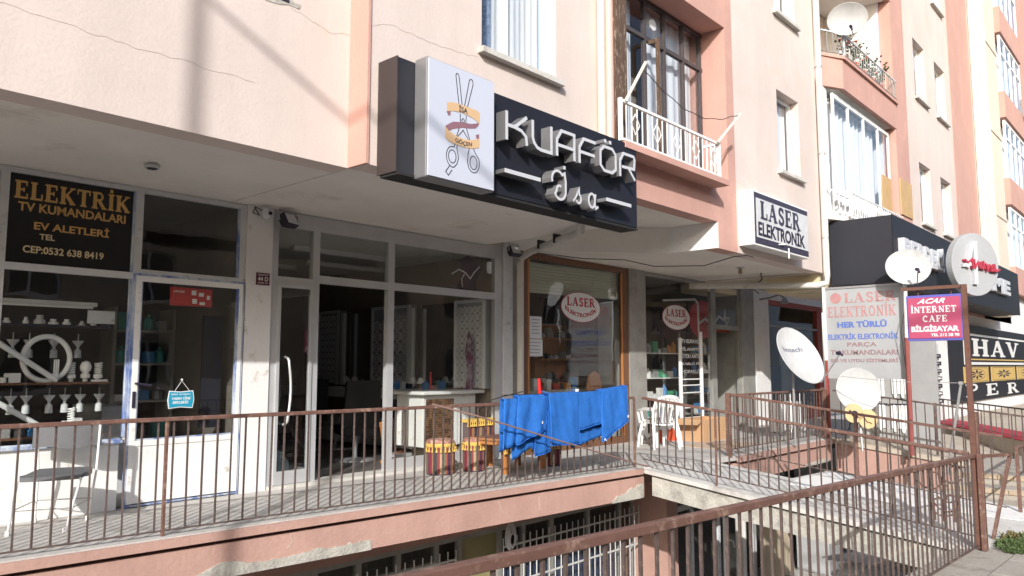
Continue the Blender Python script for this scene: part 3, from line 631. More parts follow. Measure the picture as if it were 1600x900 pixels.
# pillars between shops
pw('pillar', MB().box(4.38, 7.98, 0, 4.70, 8.9, 3.22), M['white_wall'], 'white pillar with the house number plate')
pw('pillar', MB().box(8.66, 7.97, 0, 8.86, 8.7, 3.22), M['greywhite']); pw('pillar', MB().box(8.861, 8.02, 0, 9.06, 8.7, 3.22), M['alu2'], 'dark grey strip of wall beside the downpipe')
pw('pillar', MB().box(12.13, 7.97, 0, 12.66, 8.7, 3.22), M['alu2'], 'grey metal clad pillar')
pw('pillar', MB().box(16.78, 7.95, 0, 17.42, 8.7, 3.22), M['alu2'], 'greenish grey metal clad pillar')
pw('pillar', MB().box(17.421, 7.93, 0, 18.22, 8.7, 3.22), M['white_wall'], 'white pillar beside the red framed window')
pw('wall', MB().box(15.33, 8.02, 3.02, 24, 8.7, 4.3), M['yellow_wall'], 'wall over the last shop window')
pw('lintel', MB().box(18.22, 7.99, 3.03, 22.3, 8.1, 3.222), M['white_wall'])

# 1. electric shop front
def bars(mb, segs, y0, y1):
    for a, b, c, d in segs: mb.box(a, y0, b, c, y1, d)
    return mb
ef = pw('shopfront', bars(MB(), [(1.02, .0, 1.10, 3.215), (1.97, .67, 2.04, 3.215), (3.155, .67, 3.235, 3.215), (1.10, 2.27, 1.97, 2.335), (2.04, 2.27, 3.155, 2.335), (3.235, 2.31, 4.36, 2.375), (4.30, 2.375, 4.375, 3.215), (2.04, 3.165, 3.155, 3.215), (3.235, 3.165, 4.30, 3.215), (1.10, 3.165, 1.97, 3.215)], 8.0, 8.06), M['greywhite'], 'grey white frames of the electric shop')
for q_ in [(3.135, .70, 3.154, 2.268), (2.06, .672, 3.12, .685), (3.135, 2.337, 3.154, 3.16), (4.283, 2.377, 4.299, 3.16)]: part(ef, 'blue_edge', bars(MB(), [q_], 7.995, 8.04), M['blue_paint'])
for a, b, c, d in ((1.10, .67, 1.97, 2.27), (2.04, .67, 3.155, 2.27), (1.10, 2.335, 1.97, 3.165), (2.04, 2.335, 3.155, 3.165), (3.235, 2.375, 4.30, 3.165)):
    part(ef, 'pane', MB().box(a, 8.03, b, c, 8.036, d), M['glass'])
part(ef, 'base_panel', MB().box(1.10, 7.985, .001, 3.10, 8.10, .665), M['white_panel'], 'white painted panel under the display window')
part(ef, 'sill', MB().box(1.0, 7.95, .645, 3.12, 8.05, .672), M['blue_paint'])
ed = pw('shop_door', bars(MB(), [(3.185, .04, 3.24, 2.305), (4.30, .04, 4.34, 2.305), (3.24, 2.25, 4.30, 2.305), (3.24, .60, 4.30, .655)], 7.965, 8.01), M['white_panel'], 'white and blue door of the electric shop')
for q_ in [(3.160, .0, 3.184, 2.33), (4.341, .0, 4.362, 2.33), (3.184, 2.306, 4.341, 2.33), (3.241, .656, 3.253, 2.249), (4.284, .656, 4.299, 2.249), (3.262, .656, 4.276, .668), (3.19, .012, 4.34, .028)]: part(ed, 'blue_edge', bars(MB(), [q_], 7.972, 8.02), M['blue_paint'])
part(ed, 'door_panel', MB().box(3.24, 7.975, .04, 4.30, 8.0, .60), M['white_panel'], bevel=.004)
part(ed, 'pane', MB().box(3.262, 7.99, .672, 4.276, 7.995, 2.249), M['glass'])
part(ed, 'handle', MB().tube([(3.22, 7.96, 1.22), (3.22, 7.92, 1.22), (3.35, 7.91, 1.20)], .012, 6), M['ink'])
part(ed, 'lock', MB().box(3.195, 7.955, .98, 3.225, 7.966, 1.14), M['ink'])

# 2. hairdresser front
sf = pw('shopfront', bars(MB(), [(4.71, .0, 4.79, 3.215), (5.265, .0, 5.36, 3.03), (6.425, .0, 6.53, 3.03), (8.49, .0, 8.655, 3.215), (4.79, 3.03, 8.49, 3.215), (4.79, 2.35, 5.265, 2.44), (5.36, 2.40, 6.425, 2.495), (6.53, 2.40, 8.49, 2.50), (6.53, .0, 8.49, .18)], 8.0, 8.08), M['alu'], 'grey aluminium frames of the hairdresser')
for a, b, c, d in ((4.79, 2.44, 5.265, 3.03), (5.36, 2.495, 6.425, 3.03), (6.53, 2.50, 8.49, 3.03), (6.53, .18, 8.49, 2.40)):
    part(sf, 'pane', MB().box(a, 8.035, b, c, 8.041, d), M['glass'])
part(sf, 'threshold', MB().box(4.72, 7.9, .0, 8.6, 8.2, .035), M['bridge'])
sd = pw('shop_door', bars(MB(), [(4.792, .04, 4.83, 2.348), (5.225, .04, 5.263, 2.348), (4.83, .04, 5.225, .19), (4.83, 2.31, 5.225, 2.348)], 7.975, 8.02), M['alu'], 'closed glass door leaf')
part(sd, 'pane', MB().box(4.83, 7.995, .19, 5.225, 8.0, 2.31), M['glassd'])
hd = [(4.90, 7.975, 1.50), (4.90, 7.91, 1.48)] + [(4.90 + .035 * math.sin(math.pi * i / 8), 7.89, 1.46 - .70 * i / 8) for i in range(9)] + [(4.90, 7.91, .74), (4.90, 7.975, .72)]
part(sd, 'handle', MB().tube(hd, .015, 8), M['alu'], smooth=True)
# inner leaf standing open
so_ = pw('shop_door', bars(MB(), [(5.37, .04, 5.41, 2.37)], 8.10, 8.14).box(5.37, 8.14, .04, 5.41, 8.98, .16).box(5.37, 8.14, 2.27, 5.41, 8.98, 2.37).box(5.37, 8.94, .16, 5.41, 8.98, 2.27), M['alu'], 'glass door leaf standing open inwards')
part(so_, 'pane', MB().box(5.388, 8.14, .16, 5.394, 8.94, 2.27), M['glassd'])

# 3. electronics shop, brown framed window
lf = pw('shopfront', bars(MB(), [(9.07, .0, 9.25, 3.21), (11.95, .0, 12.125, 3.21), (9.25, 3.12, 11.95, 3.21), (9.25, .0, 11.95, .12)], 8.0, 8.08), M['wood'], 'brown wooden frame of the electronics shop window')
part(lf, 'pane', MB().box(9.25, 8.03, .12, 11.95, 8.036, 3.12), M['glass'])
part(lf, 'blind', MB().grid(lambda a, b: (9.27 + 2.66 * a, 8.12 + .006 * math.sin(b * 60), 3.12 - .50 * b - .04 * (1 - a)), 2, 30), mat('greenish_blind', (0.42, 0.43, 0.34), .8), smooth=True)
part(lf, 'inner_frame', bars(MB(), [(9.252, .13, 9.30, 3.11), (11.90, .13, 11.948, 3.11)], 8.002, 8.02), M['orangewood'])
lg = pw('shopfront', bars(MB(), [(12.665, .0, 12.74, 3.21), (15.39, .0, 15.60, 3.21), (16.70, .0, 16.775, 3.21), (12.74, 3.14, 15.39, 3.21), (15.60, 3.14, 16.70, 3.21), (15.60, 2.2, 16.70, 2.3), (12.74, .0, 15.39, .1)], 8.0, 8.08), M['alu2'], 'weathered grey frames of the electronics shop entrance')
for a, b, c, d in ((12.74, .1, 15.39, 3.14), (15.60, 2.3, 16.70, 3.14)):
    part(lg, 'pane', MB().box(a, 8.03, b, c, 8.036, d), M['glass'])
# 4. red framed window at the end
rf = pw('shopfront', bars(MB(), [(18.225, .0, 18.33, 3.025), (21.55, .0, 21.9, 3.025), (18.33, 2.9, 21.55, 3.025), (18.33, .0, 21.55, .3)], 7.99, 8.08), mat('red_painted_wood', (.38, .07, .045), .5, var=.2), 'red painted frame of the last shop window')
part(rf, 'transom', MB().box(18.33, 8.0, 2.35, 21.55, 8.05, 2.40), M['alu2'])
part(rf, 'pane', MB().box(18.33, 8.06, .3, 21.55, 8.066, 2.9), M['glass'])

# lower storey in the pit: pink lintel, frames, white grilles
pw('lower_wall', MB().box(-8, 7.15, -.74, 11.0, 7.5, -.4), M['beam'])
pw('terrace_underside', MB().box(-8, 6.6, -.40, 15.4, 9.2, -.085), M['beam'])
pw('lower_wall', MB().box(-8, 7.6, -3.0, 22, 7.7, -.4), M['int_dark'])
pw('lower_pillar', MB().box(10.95, 6.55, -3, 11.28, 7.55, -.401), M['beam'], 'salmon pillar in the pit')
pw('lower_wall', MB().box(7.02, 7.22, -3, 7.70, 7.30, -.741), mat('olive_panel', (.30, .27, .13), .8, var=.15), 'olive yellow panel')
lw = MB(); xl = [-1.5, -.5, .5, 1.5, 2.5, 3.4, 4.2, 4.84, 5.41, 5.98, 6.58, 6.98, 7.72, 8.20, 8.82, 9.70, 10.55, 10.93]
for x in xl: lw.box(x - .035, 7.17, -3, x + .035, 7.24, -.742)
lw.box(-1.5, 7.172, -.80, 10.93, 7.238, -.743); lw.box(-1.5, 7.172, -1.02, 6.58, 7.238, -.985)
lwf = pw('lower_shopfront', lw, M['alu2'])
for a, b in zip(xl, xl[1:]):
    if 6.5 < a < 7.1: continue
    part(lwf, 'pane', MB().box(a + .036, 7.2, -2.98, b - .036, 7.206, -.81), M['glassd'])
for a, b in ((7.76, 10.9),):
    part(lwf, 'blue_blind', MB().box(a, 7.32, -3, b, 7.34, -1.22), mat('blue_grey_shutter', (.10, .13, .24), .6, var=.3))
rg = pw('lower_shopfront', bars(MB(), [(11.30, -3, 11.38, -.45), (12.45, -3, 12.53, -.45), (13.45, -3, 13.53, -.45), (14.9, -3, 15.05, -.45), (16.4, -3, 16.5, -.45), (18, -3, 18.1, -.45), (11.38, -1.12, 18, -1.03)], 6.96, 7.04), M['greywhite'], 'grey framed glazing under the bridge')
part(rg, 'pane', MB().box(11.38, 6.99, -2.98, 18, 6.996, -.46), M['glassd'])
for x, m_ in ((12.9, 'pipe'), (13.1, 'pipe')): pw('downpipe', MB().tube([(x, 6.3, -3), (x, 6.3, -.41)], .05, 10), M[m_], smooth=True)
pw('lower_pillar', MB().box(16.9, 6.2, -3, 17.5, 6.9, -.41), M['alu'], 'pale metal clad pillar in the pit')
for x0, x1 in ((3.5, 6.75), (7.6, 10.85)):
    g = thing('window_grille', (x0, 7.02, -2), 'white barred window grille in the pit ' + ('below the hairdresser' if x0 < 5 else 'below the blue towels'), 'grille', 'window grilles in the pit')
    for z in (-.98, -1.46, -2.1): part(g, 'crossbar', MB().box(x0, 7.0, z, x1, 7.012, z + .025), M['greyiron'])
    gm = mesh('bar', MB().tube([(0, 0, -2.6), (0, 0, -.86)], .009, 5), M['greyiron'])
    n = int((x1 - x0) / .135)
    for i in range(n + 1): inst(g, 'bar', gm, (x0 + .02 + .135 * i, 7.02, 0))

# ------------------------------------------------------------------ the second apartment building, further along
db = thing('apartment_building', (20, 5.2, 0), 'farther cream and salmon apartment building with open and glazed balconies above the curtain shop', 'building')
def dw(name, mb, m, label=None, **k): return part(db, name, mb, m, label, **k)
ZD = 21
hw_ = []
for zz in (1, 0, -1, 2, 3):
    z0 = 8.40 + 3.35 * zz if zz < 1 else 8.40 + 3.35 * zz
    if zz < -1: continue
    for a, b in ((21.5, 22.6), (23.65, 24.8), (31.0, 32.1)):
        hw_.append((a, b, z0, z0 + 1.6))
dw('wall', holed(20.55, 25.4, 4.2, ZD, 5.2, 5.45, [h for h in hw_ if h[0] < 25]), M['cream'])
dw('wall', MB().box(19.5, 5.18, 2.9, 20.55, 5.45, ZD), M['pink'], 'salmon strip beside the balconies')
dw('wall', MB().box(25.4, 5.18, 2.9, 28.3, 5.45, ZD), M['pink'], 'second salmon strip')
dw('wall', holed(28.3, 32.9, 2.9, ZD, 5.2, 5.45, [h for h in hw_ if h[0] > 25]), M['cream'])
dw('wall', MB().box(32.9, 5.7, 2.9, 37.2, 5.9, ZD), M['cream']); dw('wall', MB().box(37.2, 5.2, 2.9, 70, 5.45, ZD), M['pink'])
dw('wall', MB().box(20.55, 5.2, -1.0, 70, 5.45, 4.199), M['white_wall'], 'white wall of the curtain shop')
dw('duct', MB().box(28.5, 4.72, 3.0, 30.2, 5.18, ZD), M['creampipe'], 'wide cream duct running up the facade')
for z in (6.2, 9.0, 12.0, 15): dw('duct_joint', MB().box(28.48, 4.70, z, 30.22, 4.72, z + .04), M['beige'])
for h in hw_: win(db, h[0], h[1], h[2], h[3], 5.2, mull=(.45,))
dw('balcony_back', MB().box(15.35, 6.7, 4.3, 19.5, 6.8, ZD), M['cream']); dw('balcony_side', MB().box(19.4, 5.46, 2.9, 19.499, 6.7, ZD), M['white_wall'], 'white inner side wall of the balconies')
dw('wall', MB().box(15.33, 5.62, 2.9, 17.2, 6.7, 4.30), M['yellow_wall'], 'pale yellow wall piece beside the black sign')
dw('wall', MB().box(17.2, 5.5, 2.9, 19.5, 6.7, 4.30), M['cream'])
for i, z in enumerate((4.30, 7.05, 10.25, 13.45)):
    th = .12 if i == 0 else .62
    pf = [(15.36, 5.62), (15.36, 5.42), (15.9, 5.2), (19.55, 5.2), (19.55, 5.62)]
    if i == 0: dw('balcony_slab', MB().prism(pf, 4.302, 4.40), M['soffit'])
    else:
        dw('balcony_parapet', MB().prism([(15.36, 5.44), (15.9, 5.17), (19.58, 5.17), (19.58, 5.27), (15.92, 5.27), (15.36, 5.54)], z, z + th), M['pink'])
        dw('balcony_ledge', MB().prism([(15.36, 5.41), (15.9, 5.12), (19.64, 5.12), (19.64, 5.26), (15.92, 5.26), (15.36, 5.55)], z + th + .002, z + th + .07), M['pink'])
        dw('balcony_slab', MB().prism([(15.36, 5.56), (15.92, 5.28), (19.398, 5.28), (19.398, 6.69), (15.36, 6.69)], z - .0, z + .14), M['soffit'])
# glazed lower balcony
dw('balcony_post', MB().box(15.38, 5.42, 4.41, 15.62, 5.55, 7.04), M['white_metal'], 'white corner panel of the glazed balcony')
gl = MB(); xs_ = [15.72, 16.6, 17.6, 18.6, 19.38]
for x in xs_: gl.box(x - .025, 5.32, 4.95, x + .025, 5.37, 6.95)
gl.box(15.72, 5.322, 6.86, 19.38, 5.368, 6.95); gl.box(15.72, 5.322, 4.86, 19.38, 5.368, 4.949)
gw = dw('balcony_glazing', gl, M['white_metal'])
for a, b in zip(xs_, xs_[1:]): part(gw, 'pane', MB().box(a + .026, 5.34, 4.95, b - .026, 5.346, 6.86), M['glassw'])
part(gw, 'curtain', MB().grid(lambda a, b: (15.8 + 3.0 * a, 5.55 + .05 * math.sin(a * 75), 4.4 + 2.55 * b), 160, 1), M['curtain'], smooth=True)
part(gw, 'panel', MB().box(18.65, 5.30, 4.98, 19.36, 5.318, 5.80), M['woodpanel']); dw('board', MB().box(19.56, 5.15, 4.98, 20.5, 5.178, 5.85), M['woodpanel'], 'tan board on the salmon strip')
def brail(nm, lb, z, mats, h=.5):
    pts = [(15.38, 5.40, z), (15.92, 5.14, z), (19.55, 5.14, z)]
    return fence(nm, lb, pts, h, .14, (.03, .03), .04, posts=[(pts[1], .025, 0, h)], mats=mats, bar=.008, group='railings of the farther balconies')
brail('balcony_railing', 'white railing of the glazed balcony right above the black curtain shop sign', 4.402, (M['white_metal'], M['white_metal']))
brail('balcony_railing', 'railing of the open balcony with flowers and a white dish', 7.745, (M['greywhite'], M['alu2']), .48)
# far loggia column
for z in (5.0, 8.3, 11.6, 14.9):
    gl = MB(); xs2 = [33.0, 34.0, 35.0, 36.0, 37.1]
    for x in xs2: gl.box(x - .04, 5.0, z, x + .04, 5.08, z + 2.2)
    for q in (0, 1.5, 2.12): gl.box(33.0, 5.002, z + q, 37.1, 5.078, z + q + .08)
    q = dw('balcony_glazing', gl, M['white_metal'], 'white glazed balcony further along')
    for a, b in zip(xs2, xs2[1:]): part(q, 'pane', MB().box(a + .041, 5.03, z + .08, b - .041, 5.036, z + 2.1), M['glassw'])
    part(q, 'curtain', MB().grid(lambda a, b: (33.05 + 4 * a, 5.3 + .03 * math.sin(a * 80), z + 2.2 * b), 100, 1), M['curtain'], smooth=True)
    dw('balcony_parapet', MB().box(32.9, 4.95, z - 1.0, 37.2, 5.69, z - .002), M['pink'])

# ------------------------------------------------------------------ downpipes and the drain under the soffit
dp = thing('downpipe', (15.36, 5.42, 3), 'white downpipe at the corner between the two apartment buildings', 'pipe')
part(dp, 'pipe', MB().tube([(15.33, 5.46, ZT), (15.33, 5.46, 3.15)], .065, 12), M['pipe'], smooth=True)
part(dp, 'elbow', MB().tube([(15.33, 5.46, 3.15), (15.33, 5.47, 3.02), (15.25, 5.62, 2.97), (14.9, 6.3, 2.99), (14.3, 7.9, 3.05)], .065, 10), M['pipe'], smooth=True)
for z in (3.9, 5.6, 7.4): part(dp, 'bracket', MB().tube([(15.33, 5.46, z), (15.33, 5.46, z + .03)], .073, 12), M['galv'])
dp = thing('downpipe', (7.75, 5.47, 4), 'slim cream downpipe beside the glazed balcony', 'pipe')
part(dp, 'pipe', MB().tube([(7.76, 5.47, ZT), (7.76, 5.47, 4.19)], .05, 10), M['creampipe'], smooth=True)
part(dp, 'pipe', MB().tube([(7.97, 5.50, ZT), (7.97, 5.50, 4.22)], .035, 8), M['creampipe'], smooth=True)
dp = thing('drainpipe', (8.95, 7.9, 0), 'pale plastic drainpipe bending from the hairdresser wall out under the soffit', 'pipe')
part(dp, 'pipe', MB().tube([(8.96, 7.9, 0), (8.96, 7.9, 2.98), (8.94, 7.86, 3.08), (8.75, 7.5, 3.12), (8.0, 6.05, 3.13), (7.9, 5.92, 3.14), (7.88, 5.9, 3.23)], .055, 10), M['pipe'], smooth=True)
for t in (.25, .6): part(dp, 'bracket', MB().cbox((8.75 - .75 * t, 7.5 - 1.45 * t, 3.16), (.16, .03, .13)), M['cable'])

# ------------------------------------------------------------------ hairdresser sign
sg = thing('shop_sign', (4.3, 5.4, 3.1), 'black hairdresser sign with raised white letters and a white scissors light box', 'sign')
part(sg, 'backing', MB().box(4.30, 5.27, 3.13, 8.20, 5.53, 4.19), M['dark_sign'])
part(sg, 'black_face', MB().box(5.40, 5.255, 3.135, 8.20, 5.268, 4.188), M['black'])
part(sg, 'side_edge', MB().box(4.285, 5.26, 3.125, 4.299, 5.53, 4.195), M['bronze'])
part(sg, 'lightbox', MB().box(4.50, 5.10, 3.09, 5.385, 5.268, 4.215), M['letter_side'], bevel=.01)
pn = part(sg, 'lightbox_face', MB().box(4.515, 5.085, 3.105, 5.375, 5.099, 4.2), M['panel_white'])
part(sg, 'bottom_trim', MB().box(4.3, 5.25, 3.10, 8.2, 5.5, 3.125), M['black_matt'])
# scissors drawing on the light box (local: x right, y up, z out)
FS = frame((4.515, 5.085, 3.105), FU)
ol = []
ol.append((MB().stroke([(.275, .985), (.29, 1.005), (.31, .985), (.345, .60), (.30, .55)], .008, .0015), 0))
sc_l = MB(); wln = .0085
def cl(p, closed=False): sc_l.stroke(p, wln, .0016, closed=closed)
cl([(.385, .70), (.335, 1.02), (.345, 1.04), (.365, 1.04), (.378, 1.015), (.425, .72)])          # left blade
cl([(.445, .72), (.515, 1.02), (.535, 1.036), (.558, 1.03), (.565, .99), (.475, .70)])           # right blade
cl([(.395, .66), (.40, .56), (.345, .42)]); cl([(.475, .66), (.47, .56), (.53, .42)])
cl([(.36, .43), (.41, .48), (.435, .51), (.46, .48), (.51, .43)])
cl([(.345, .40), (.32, .325)] + arc(.30, .225, .078, .098, 80, 285, 12) + [(.355, .165), (.378, .225), (.355, .32), (.365, .40)])
cl(arc(.297, .228, .048, .062, 0, 342, 18), True)
cl([(.265, .135), (.215, .07), (.25, .04), (.295, .10)])
cl([(.51, .40), (.515, .33), (.50, .29)] + arc(.576, .225, .08, .10, 160, 390, 14) + [(.60, .32), (.545, .40)])
cl(arc(.576, .222, .048, .066, 0, 342, 18), True); cl(arc(.434, .602, .017, .02, 0, 330, 10), True)
sc_l.xf(FS); part(sg, 'scissors_outline', sc_l, M['ink'])
def band(top, bot, m_, nm, z=.004):
    rb = MB(); n = len(top)
    for i in range(n - 1): rb.add([(*bot[i], z), (*bot[i + 1], z), (*top[i + 1], z), (*top[i], z)], [(0, 1, 2, 3)])
    part(sg, nm, rb.xf(FS), M[m_])
band([(.22, .725), (.30, .748), (.42, .752), (.54, .748), (.62, .745), (.655, .73)], [(.22, .64), (.30, .665), (.42, .675), (.54, .662), (.62, .64), (.65, .615)], 'tan', 'ribbon')
band([(.205, .49), (.26, .455), (.36, .43), (.47, .425), (.57, .445), (.65, .475)], [(.205, .39), (.26, .36), (.36, .35), (.47, .345), (.57, .36), (.65, .385)], 'tan', 'ribbon')
band([(.65, .655), (.62, .62), (.54, .595), (.42, .585), (.30, .56), (.205, .50)], [(.64, .60), (.60, .565), (.52, .545), (.42, .53), (.30, .49), (.21, .43)], 'mauve', 'ribbon_inside', .002)
band([(.22, .64), (.27, .655)], [(.24, .605), (.27, .615)], 'mauve', 'ribbon_inside', .002); band([(.60, .50), (.65, .52)], [(.62, .455), (.65, .475)], 'mauve', 'ribbon_inside', .0021)
t_ = textmb('İSA', .115, .07, .001, .02, 0, .375, .678); t_.v = [Vector((v.x, v.y, v.z + .0045)) for v in t_.v]; t_.xf(FS); part(sg, 'lettering', t_, M['ink'])
t_ = textmb('GÖÇEN', .22, .058, .001, .02, 0, .33, .355); t_.v = [Vector((v.x, v.y + (v.x - .44) ** 2 * 1.0, v.z + .0045)) for v in t_.v]; t_.xf(FS); part(sg, 'lettering', t_, M['ink'])
# raised letters
KU = {'K': [[(0, 0), (0, 1)], [(.02, .52), (.30, .52), (.42, .60), (.86, 1.0)], [(.3, .52), (.62, .46), (.82, .30), (.86, 0)]],
      'U': [[(0, 1), (0, .38), (.06, .2), (.2, .06), (.36, .02), (.86, .02), (.86, 1)]],
      'A': [[(0, 0), (0, .62), (.22, .98), (.86, .98), (.86, 0)], [(0, .42), (.86, .42)]],
      'F': [[(0, 0), (0, .62), (.22, .98), (.86, .98)], [(0, .45), (.80, .45)]],
      'O': [[(0, .2), (.2, .02), (.66, .02), (.86, .2), (.86, .78), (.66, .98), (.2, .98), (0, .78)]],
      'R': [[(0, 0), (0, .66), (.2, .98), (.82, .98), (.88, .86), (.84, .46), (.12, .42)], [(.50, .42), (.88, 0)]]}
def raised(strokes, x, z, sx, sy, wd, dep=.13, closed=()):
    a = MB(); b = MB()
    for i, s_ in enumerate(strokes):
        P = [(p[0] * sx, p[1] * sy) for p in s_]
        a.stroke(P, wd, dep - .0006 * i, 0, closed=i in closed); b.stroke(P, wd * 1.04, .004, dep + .0008 * i + .0005, closed=i in closed)
    F0 = frame((x, 5.254 - .03, z), FU); a.xf(F0); b.xf(F0)
    L_ = part(sg, 'letter', a, M['letter_side']); part(L_, 'letter_face', b, M['letter_white'])
for i, ch in enumerate('KUAFOR'):
    x = 5.57 + .405 * i
    raised(KU[ch], x, 3.665, .31 / .86, .30, .034, closed=(0,) if ch == 'O' else ())
    if ch == 'O':
        for dx in (.10, .20): raised([[(dx - .02, 0), (dx + .02, 0)]], x, 4.03, 1, 1, .04)
raised([[(0, 0), (.56, 0)]], 5.54, 3.345, 1, 1, .04); raised([[(0, 0), (.52, 0)]], 7.30, 3.335, 1, 1, .04)
raised([arc(.12, .21, .10, .10, 200, 40, 7) + [(.24, .30), (.26, .20)] + arc(.16, .10, .10, .10, 10, -150, 8) + arc(.15, .09, .05, .06, 180, 60, 5)], 6.27, 3.19, 1, 1, .026)
raised([[(.19, .365), (.225, .365)]], 6.30, 3.19, 1, 1, .036)
raised([[(0, .02), (.05, .07), (.11, .17)] + arc(.10, .06, .045, .05, 70, -160, 8)], 6.66, 3.19, 1, 1, .022)
raised([arc(.08, .085, .06, .08, 20, 340, 14), [(.15, .17), (.135, .05), (.16, .005), (.20, .03)]], 6.93, 3.185, 1, 1, .026)

# ------------------------------------------------------------------ LASER ELEKTRONİK box sign
ls = thing('shop_sign', (11.65, 5.4, 3.34), 'weathered white box sign reading LASER ELEKTRONİK on the corner of the overhang', 'sign')
part(ls, 'box', MB().box(11.66, 5.285, 3.335, 13.98, 5.539, 4.245), M['white_metal'], bevel=.01)
part(ls, 'face_border', MB().box(11.72, 5.277, 3.37, 13.95, 5.284, 4.21), M['purple'])
part(ls, 'face', MB().box(11.77, 5.270, 3.47, 13.93, 5.276, 4.12), mat('yellowed_sign_face', (.62, .63, .64), .5, var=.12, vscale=6, col2=(.5, .5, .5), amt=.2, c2scale=7))
F0 = frame((11.66, 5.2695, 3.335), FU)
part(ls, 'lettering', slab('LASER', 1.66, .30, .003, .26, .455, 1.25).xf(F0), M['purple']); part(ls, 'lettering', textmb('ELEKTRONİK', 1.95, .31, .003, .03, 0, .16, .165).xf(F0), M['ink'])
solo('sign_bracket', MB().tube([(13.0, 5.26, 3.42), (13.0, 5.26, 3.24)], .012, 6).tube([(12.6, 5.26, 3.44), (12.8, 5.24, 3.46)], .012, 6), M['white_metal'], 'thin white rod hanging under the laser box sign', 'rod', loc=(13, 5.26, 3.24))

# ------------------------------------------------------------------ window lettering and stickers
es = thing('window_lettering', (2.05, 8.0, 2.4), 'black window film with gold words ELEKTRİK and TV KUMANDALARI over the electric shop display', 'lettering')
part(es, 'film', MB().box(2.045, 8.022, 2.34, 3.15, 8.026, 3.16), mat('black_film', (.012, .012, .012), .15))
F0 = frame((2.04, 8.0218, 2.335), FU)
part(es, 'lettering', slab('ELEKTRİK', 1.02, .165, .0012, .045, .60, 1.2).xf(F0), M['gold'])
for tx, w_, h_, x, y in (('TV KUMANDALARI', .95, .085, .08, .485), ('EV ALETLERİ', .66, .095, .22, .325), ('TEL', .13, .055, .27, .235), ('CEP:0532 638 8419', .70, .07, .14, .10)):
    part(es, 'lettering', textmb(tx, w_, h_, .0012, .025, 0, x, y).xf(F0), M['gold'] if h_ > .08 else M['cream_vinyl'])
ns = thing('number_plate', (4.5, 7.97, 2.3), 'small dark red house number plate 44 D on the white pillar', 'plate')
part(ns, 'plate', MB().box(4.50, 7.968, 2.315, 4.665, 7.978, 2.455), mat('maroon_plate', (.10, .02, .03), .4))
part(ns, 'lettering', textmb('44 D', .13, .05, .001, .02, 0, .018, .045).join(textmb('CADDE NO', .13, .018, .001, .01, 0, .018, .108)).join(textmb('KAPI 44', .12, .018, .001, .01, 0, .022, .015)).xf(frame((4.50, 7.9675, 2.315), FU)), M['white'])
rs = thing('poster', (3.6, 8.0, 2.0), 'red poster strip with small pictures taped inside the electric shop door', 'poster')
part(rs, 'sheet', MB().box(3.56, 8.04, 2.03, 4.02, 8.044, 2.225), mat('red_poster', (.45, .04, .035), .4))
for x, z, a, b in ((3.79, 2.15, .05, .05), (3.87, 2.14, .055, .04), (3.96, 2.11, .035, .045), (3.80, 2.06, .05, .05), (3.88, 2.05, .06, .03)):
    part(rs, 'picture', MB().box(x, 8.036, z, x + a, 8.0395, z + b), M['paper'])
part(rs, 'lettering', textmb('o MODEM', .12, .02, .001, .01, 0, .03, .14).xf(frame((3.56, 8.0395, 2.03), FU)), M['white'])
ys = thing('door_card', (3.6, 7.95, 1.0), 'blue hanging card with white words YARIN YİNE BEKLERİZ on the shop door', 'sign')
part(ys, 'border', MB().poly([(.015, 0), (.135, .012), (.27, 0), (.285, .09), (.27, .185), (.135, .175), (.015, .185), (0, .09)], .003).xf(frame((3.545, 7.966, .955), FU)), M['white'])
part(ys, 'card', MB().poly([(.022, .01), (.135, .021), (.262, .01), (.274, .09), (.262, .175), (.135, .166), (.022, .175), (.012, .09)], .002).xf(frame((3.545, 7.9625, .955), FU)), M['poster_blue'])
F0 = frame((3.545, 7.960, .955), FU)
part(ys, 'lettering', textmb('YARIN YİNE', .20, .035, .001, .03, .2, .045, .09).join(textmb('BEKLERİZ', .17, .035, .001, .03, .2, .055, .05)).join(textmb('bizi arayın', .2, .022, .001, .02, 0, .04, .135)).xf(F0), M['white'])
part(ys, 'cord', MB().tube([(3.62, 7.96, 1.14), (3.69, 7.965, 1.24), (3.77, 7.96, 1.14)], .003, 4).lathe([(.001, -.015), (.015, 0), (.001, .015)], (3.69, 7.965, 1.25), 8), M['paper'])
def oval(x0, x1, z0, z1, lb):
    o = thing('window_sticker', (x0, 7.99, z0), lb, 'sticker', 'oval stickers on the shop glass'); cx, cz = (x0 + x1) / 2, (z0 + z1) / 2; a, b = (x1 - x0) / 2, (z1 - z0) / 2
    part(o, 'rim', MB().poly(arc(0, 0, a, b, 0, 352, 44), .002).xf(frame((cx, 8.027, cz), FU)), M['red_ink'])
    part(o, 'disc', MB().poly(arc(0, 0, a * .97, b * .96, 0, 352, 44), .0015).xf(frame((cx, 8.0245, cz), FU)), M['white'])
    F1 = frame((cx, 8.0225, cz), FU); part(o, 'lettering', slab('LASER', a * 1.42, b * .56, .001, -a * .71, b * .06, 1.3).xf(F1), M['red_ink'])
    t = textmb('ELEKTRONİK', a * 1.6, b * .36, .001, .04, 0, -a * .8, -b * .36)
    for v in t.v: q = v.x / (a * .8); v.y += -b * .46 * (1 - q * q) + b * .16
    part(o, 'lettering', t.xf(F1), M['red_ink'])
oval(10.13, 11.27, 2.14, 2.67, 'white oval LASER ELEKTRONİK sticker on the brown framed window'); oval(13.38, 14.5, 2.12, 2.64, 'white oval LASER ELEKTRONİK sticker on the shop entrance glass')
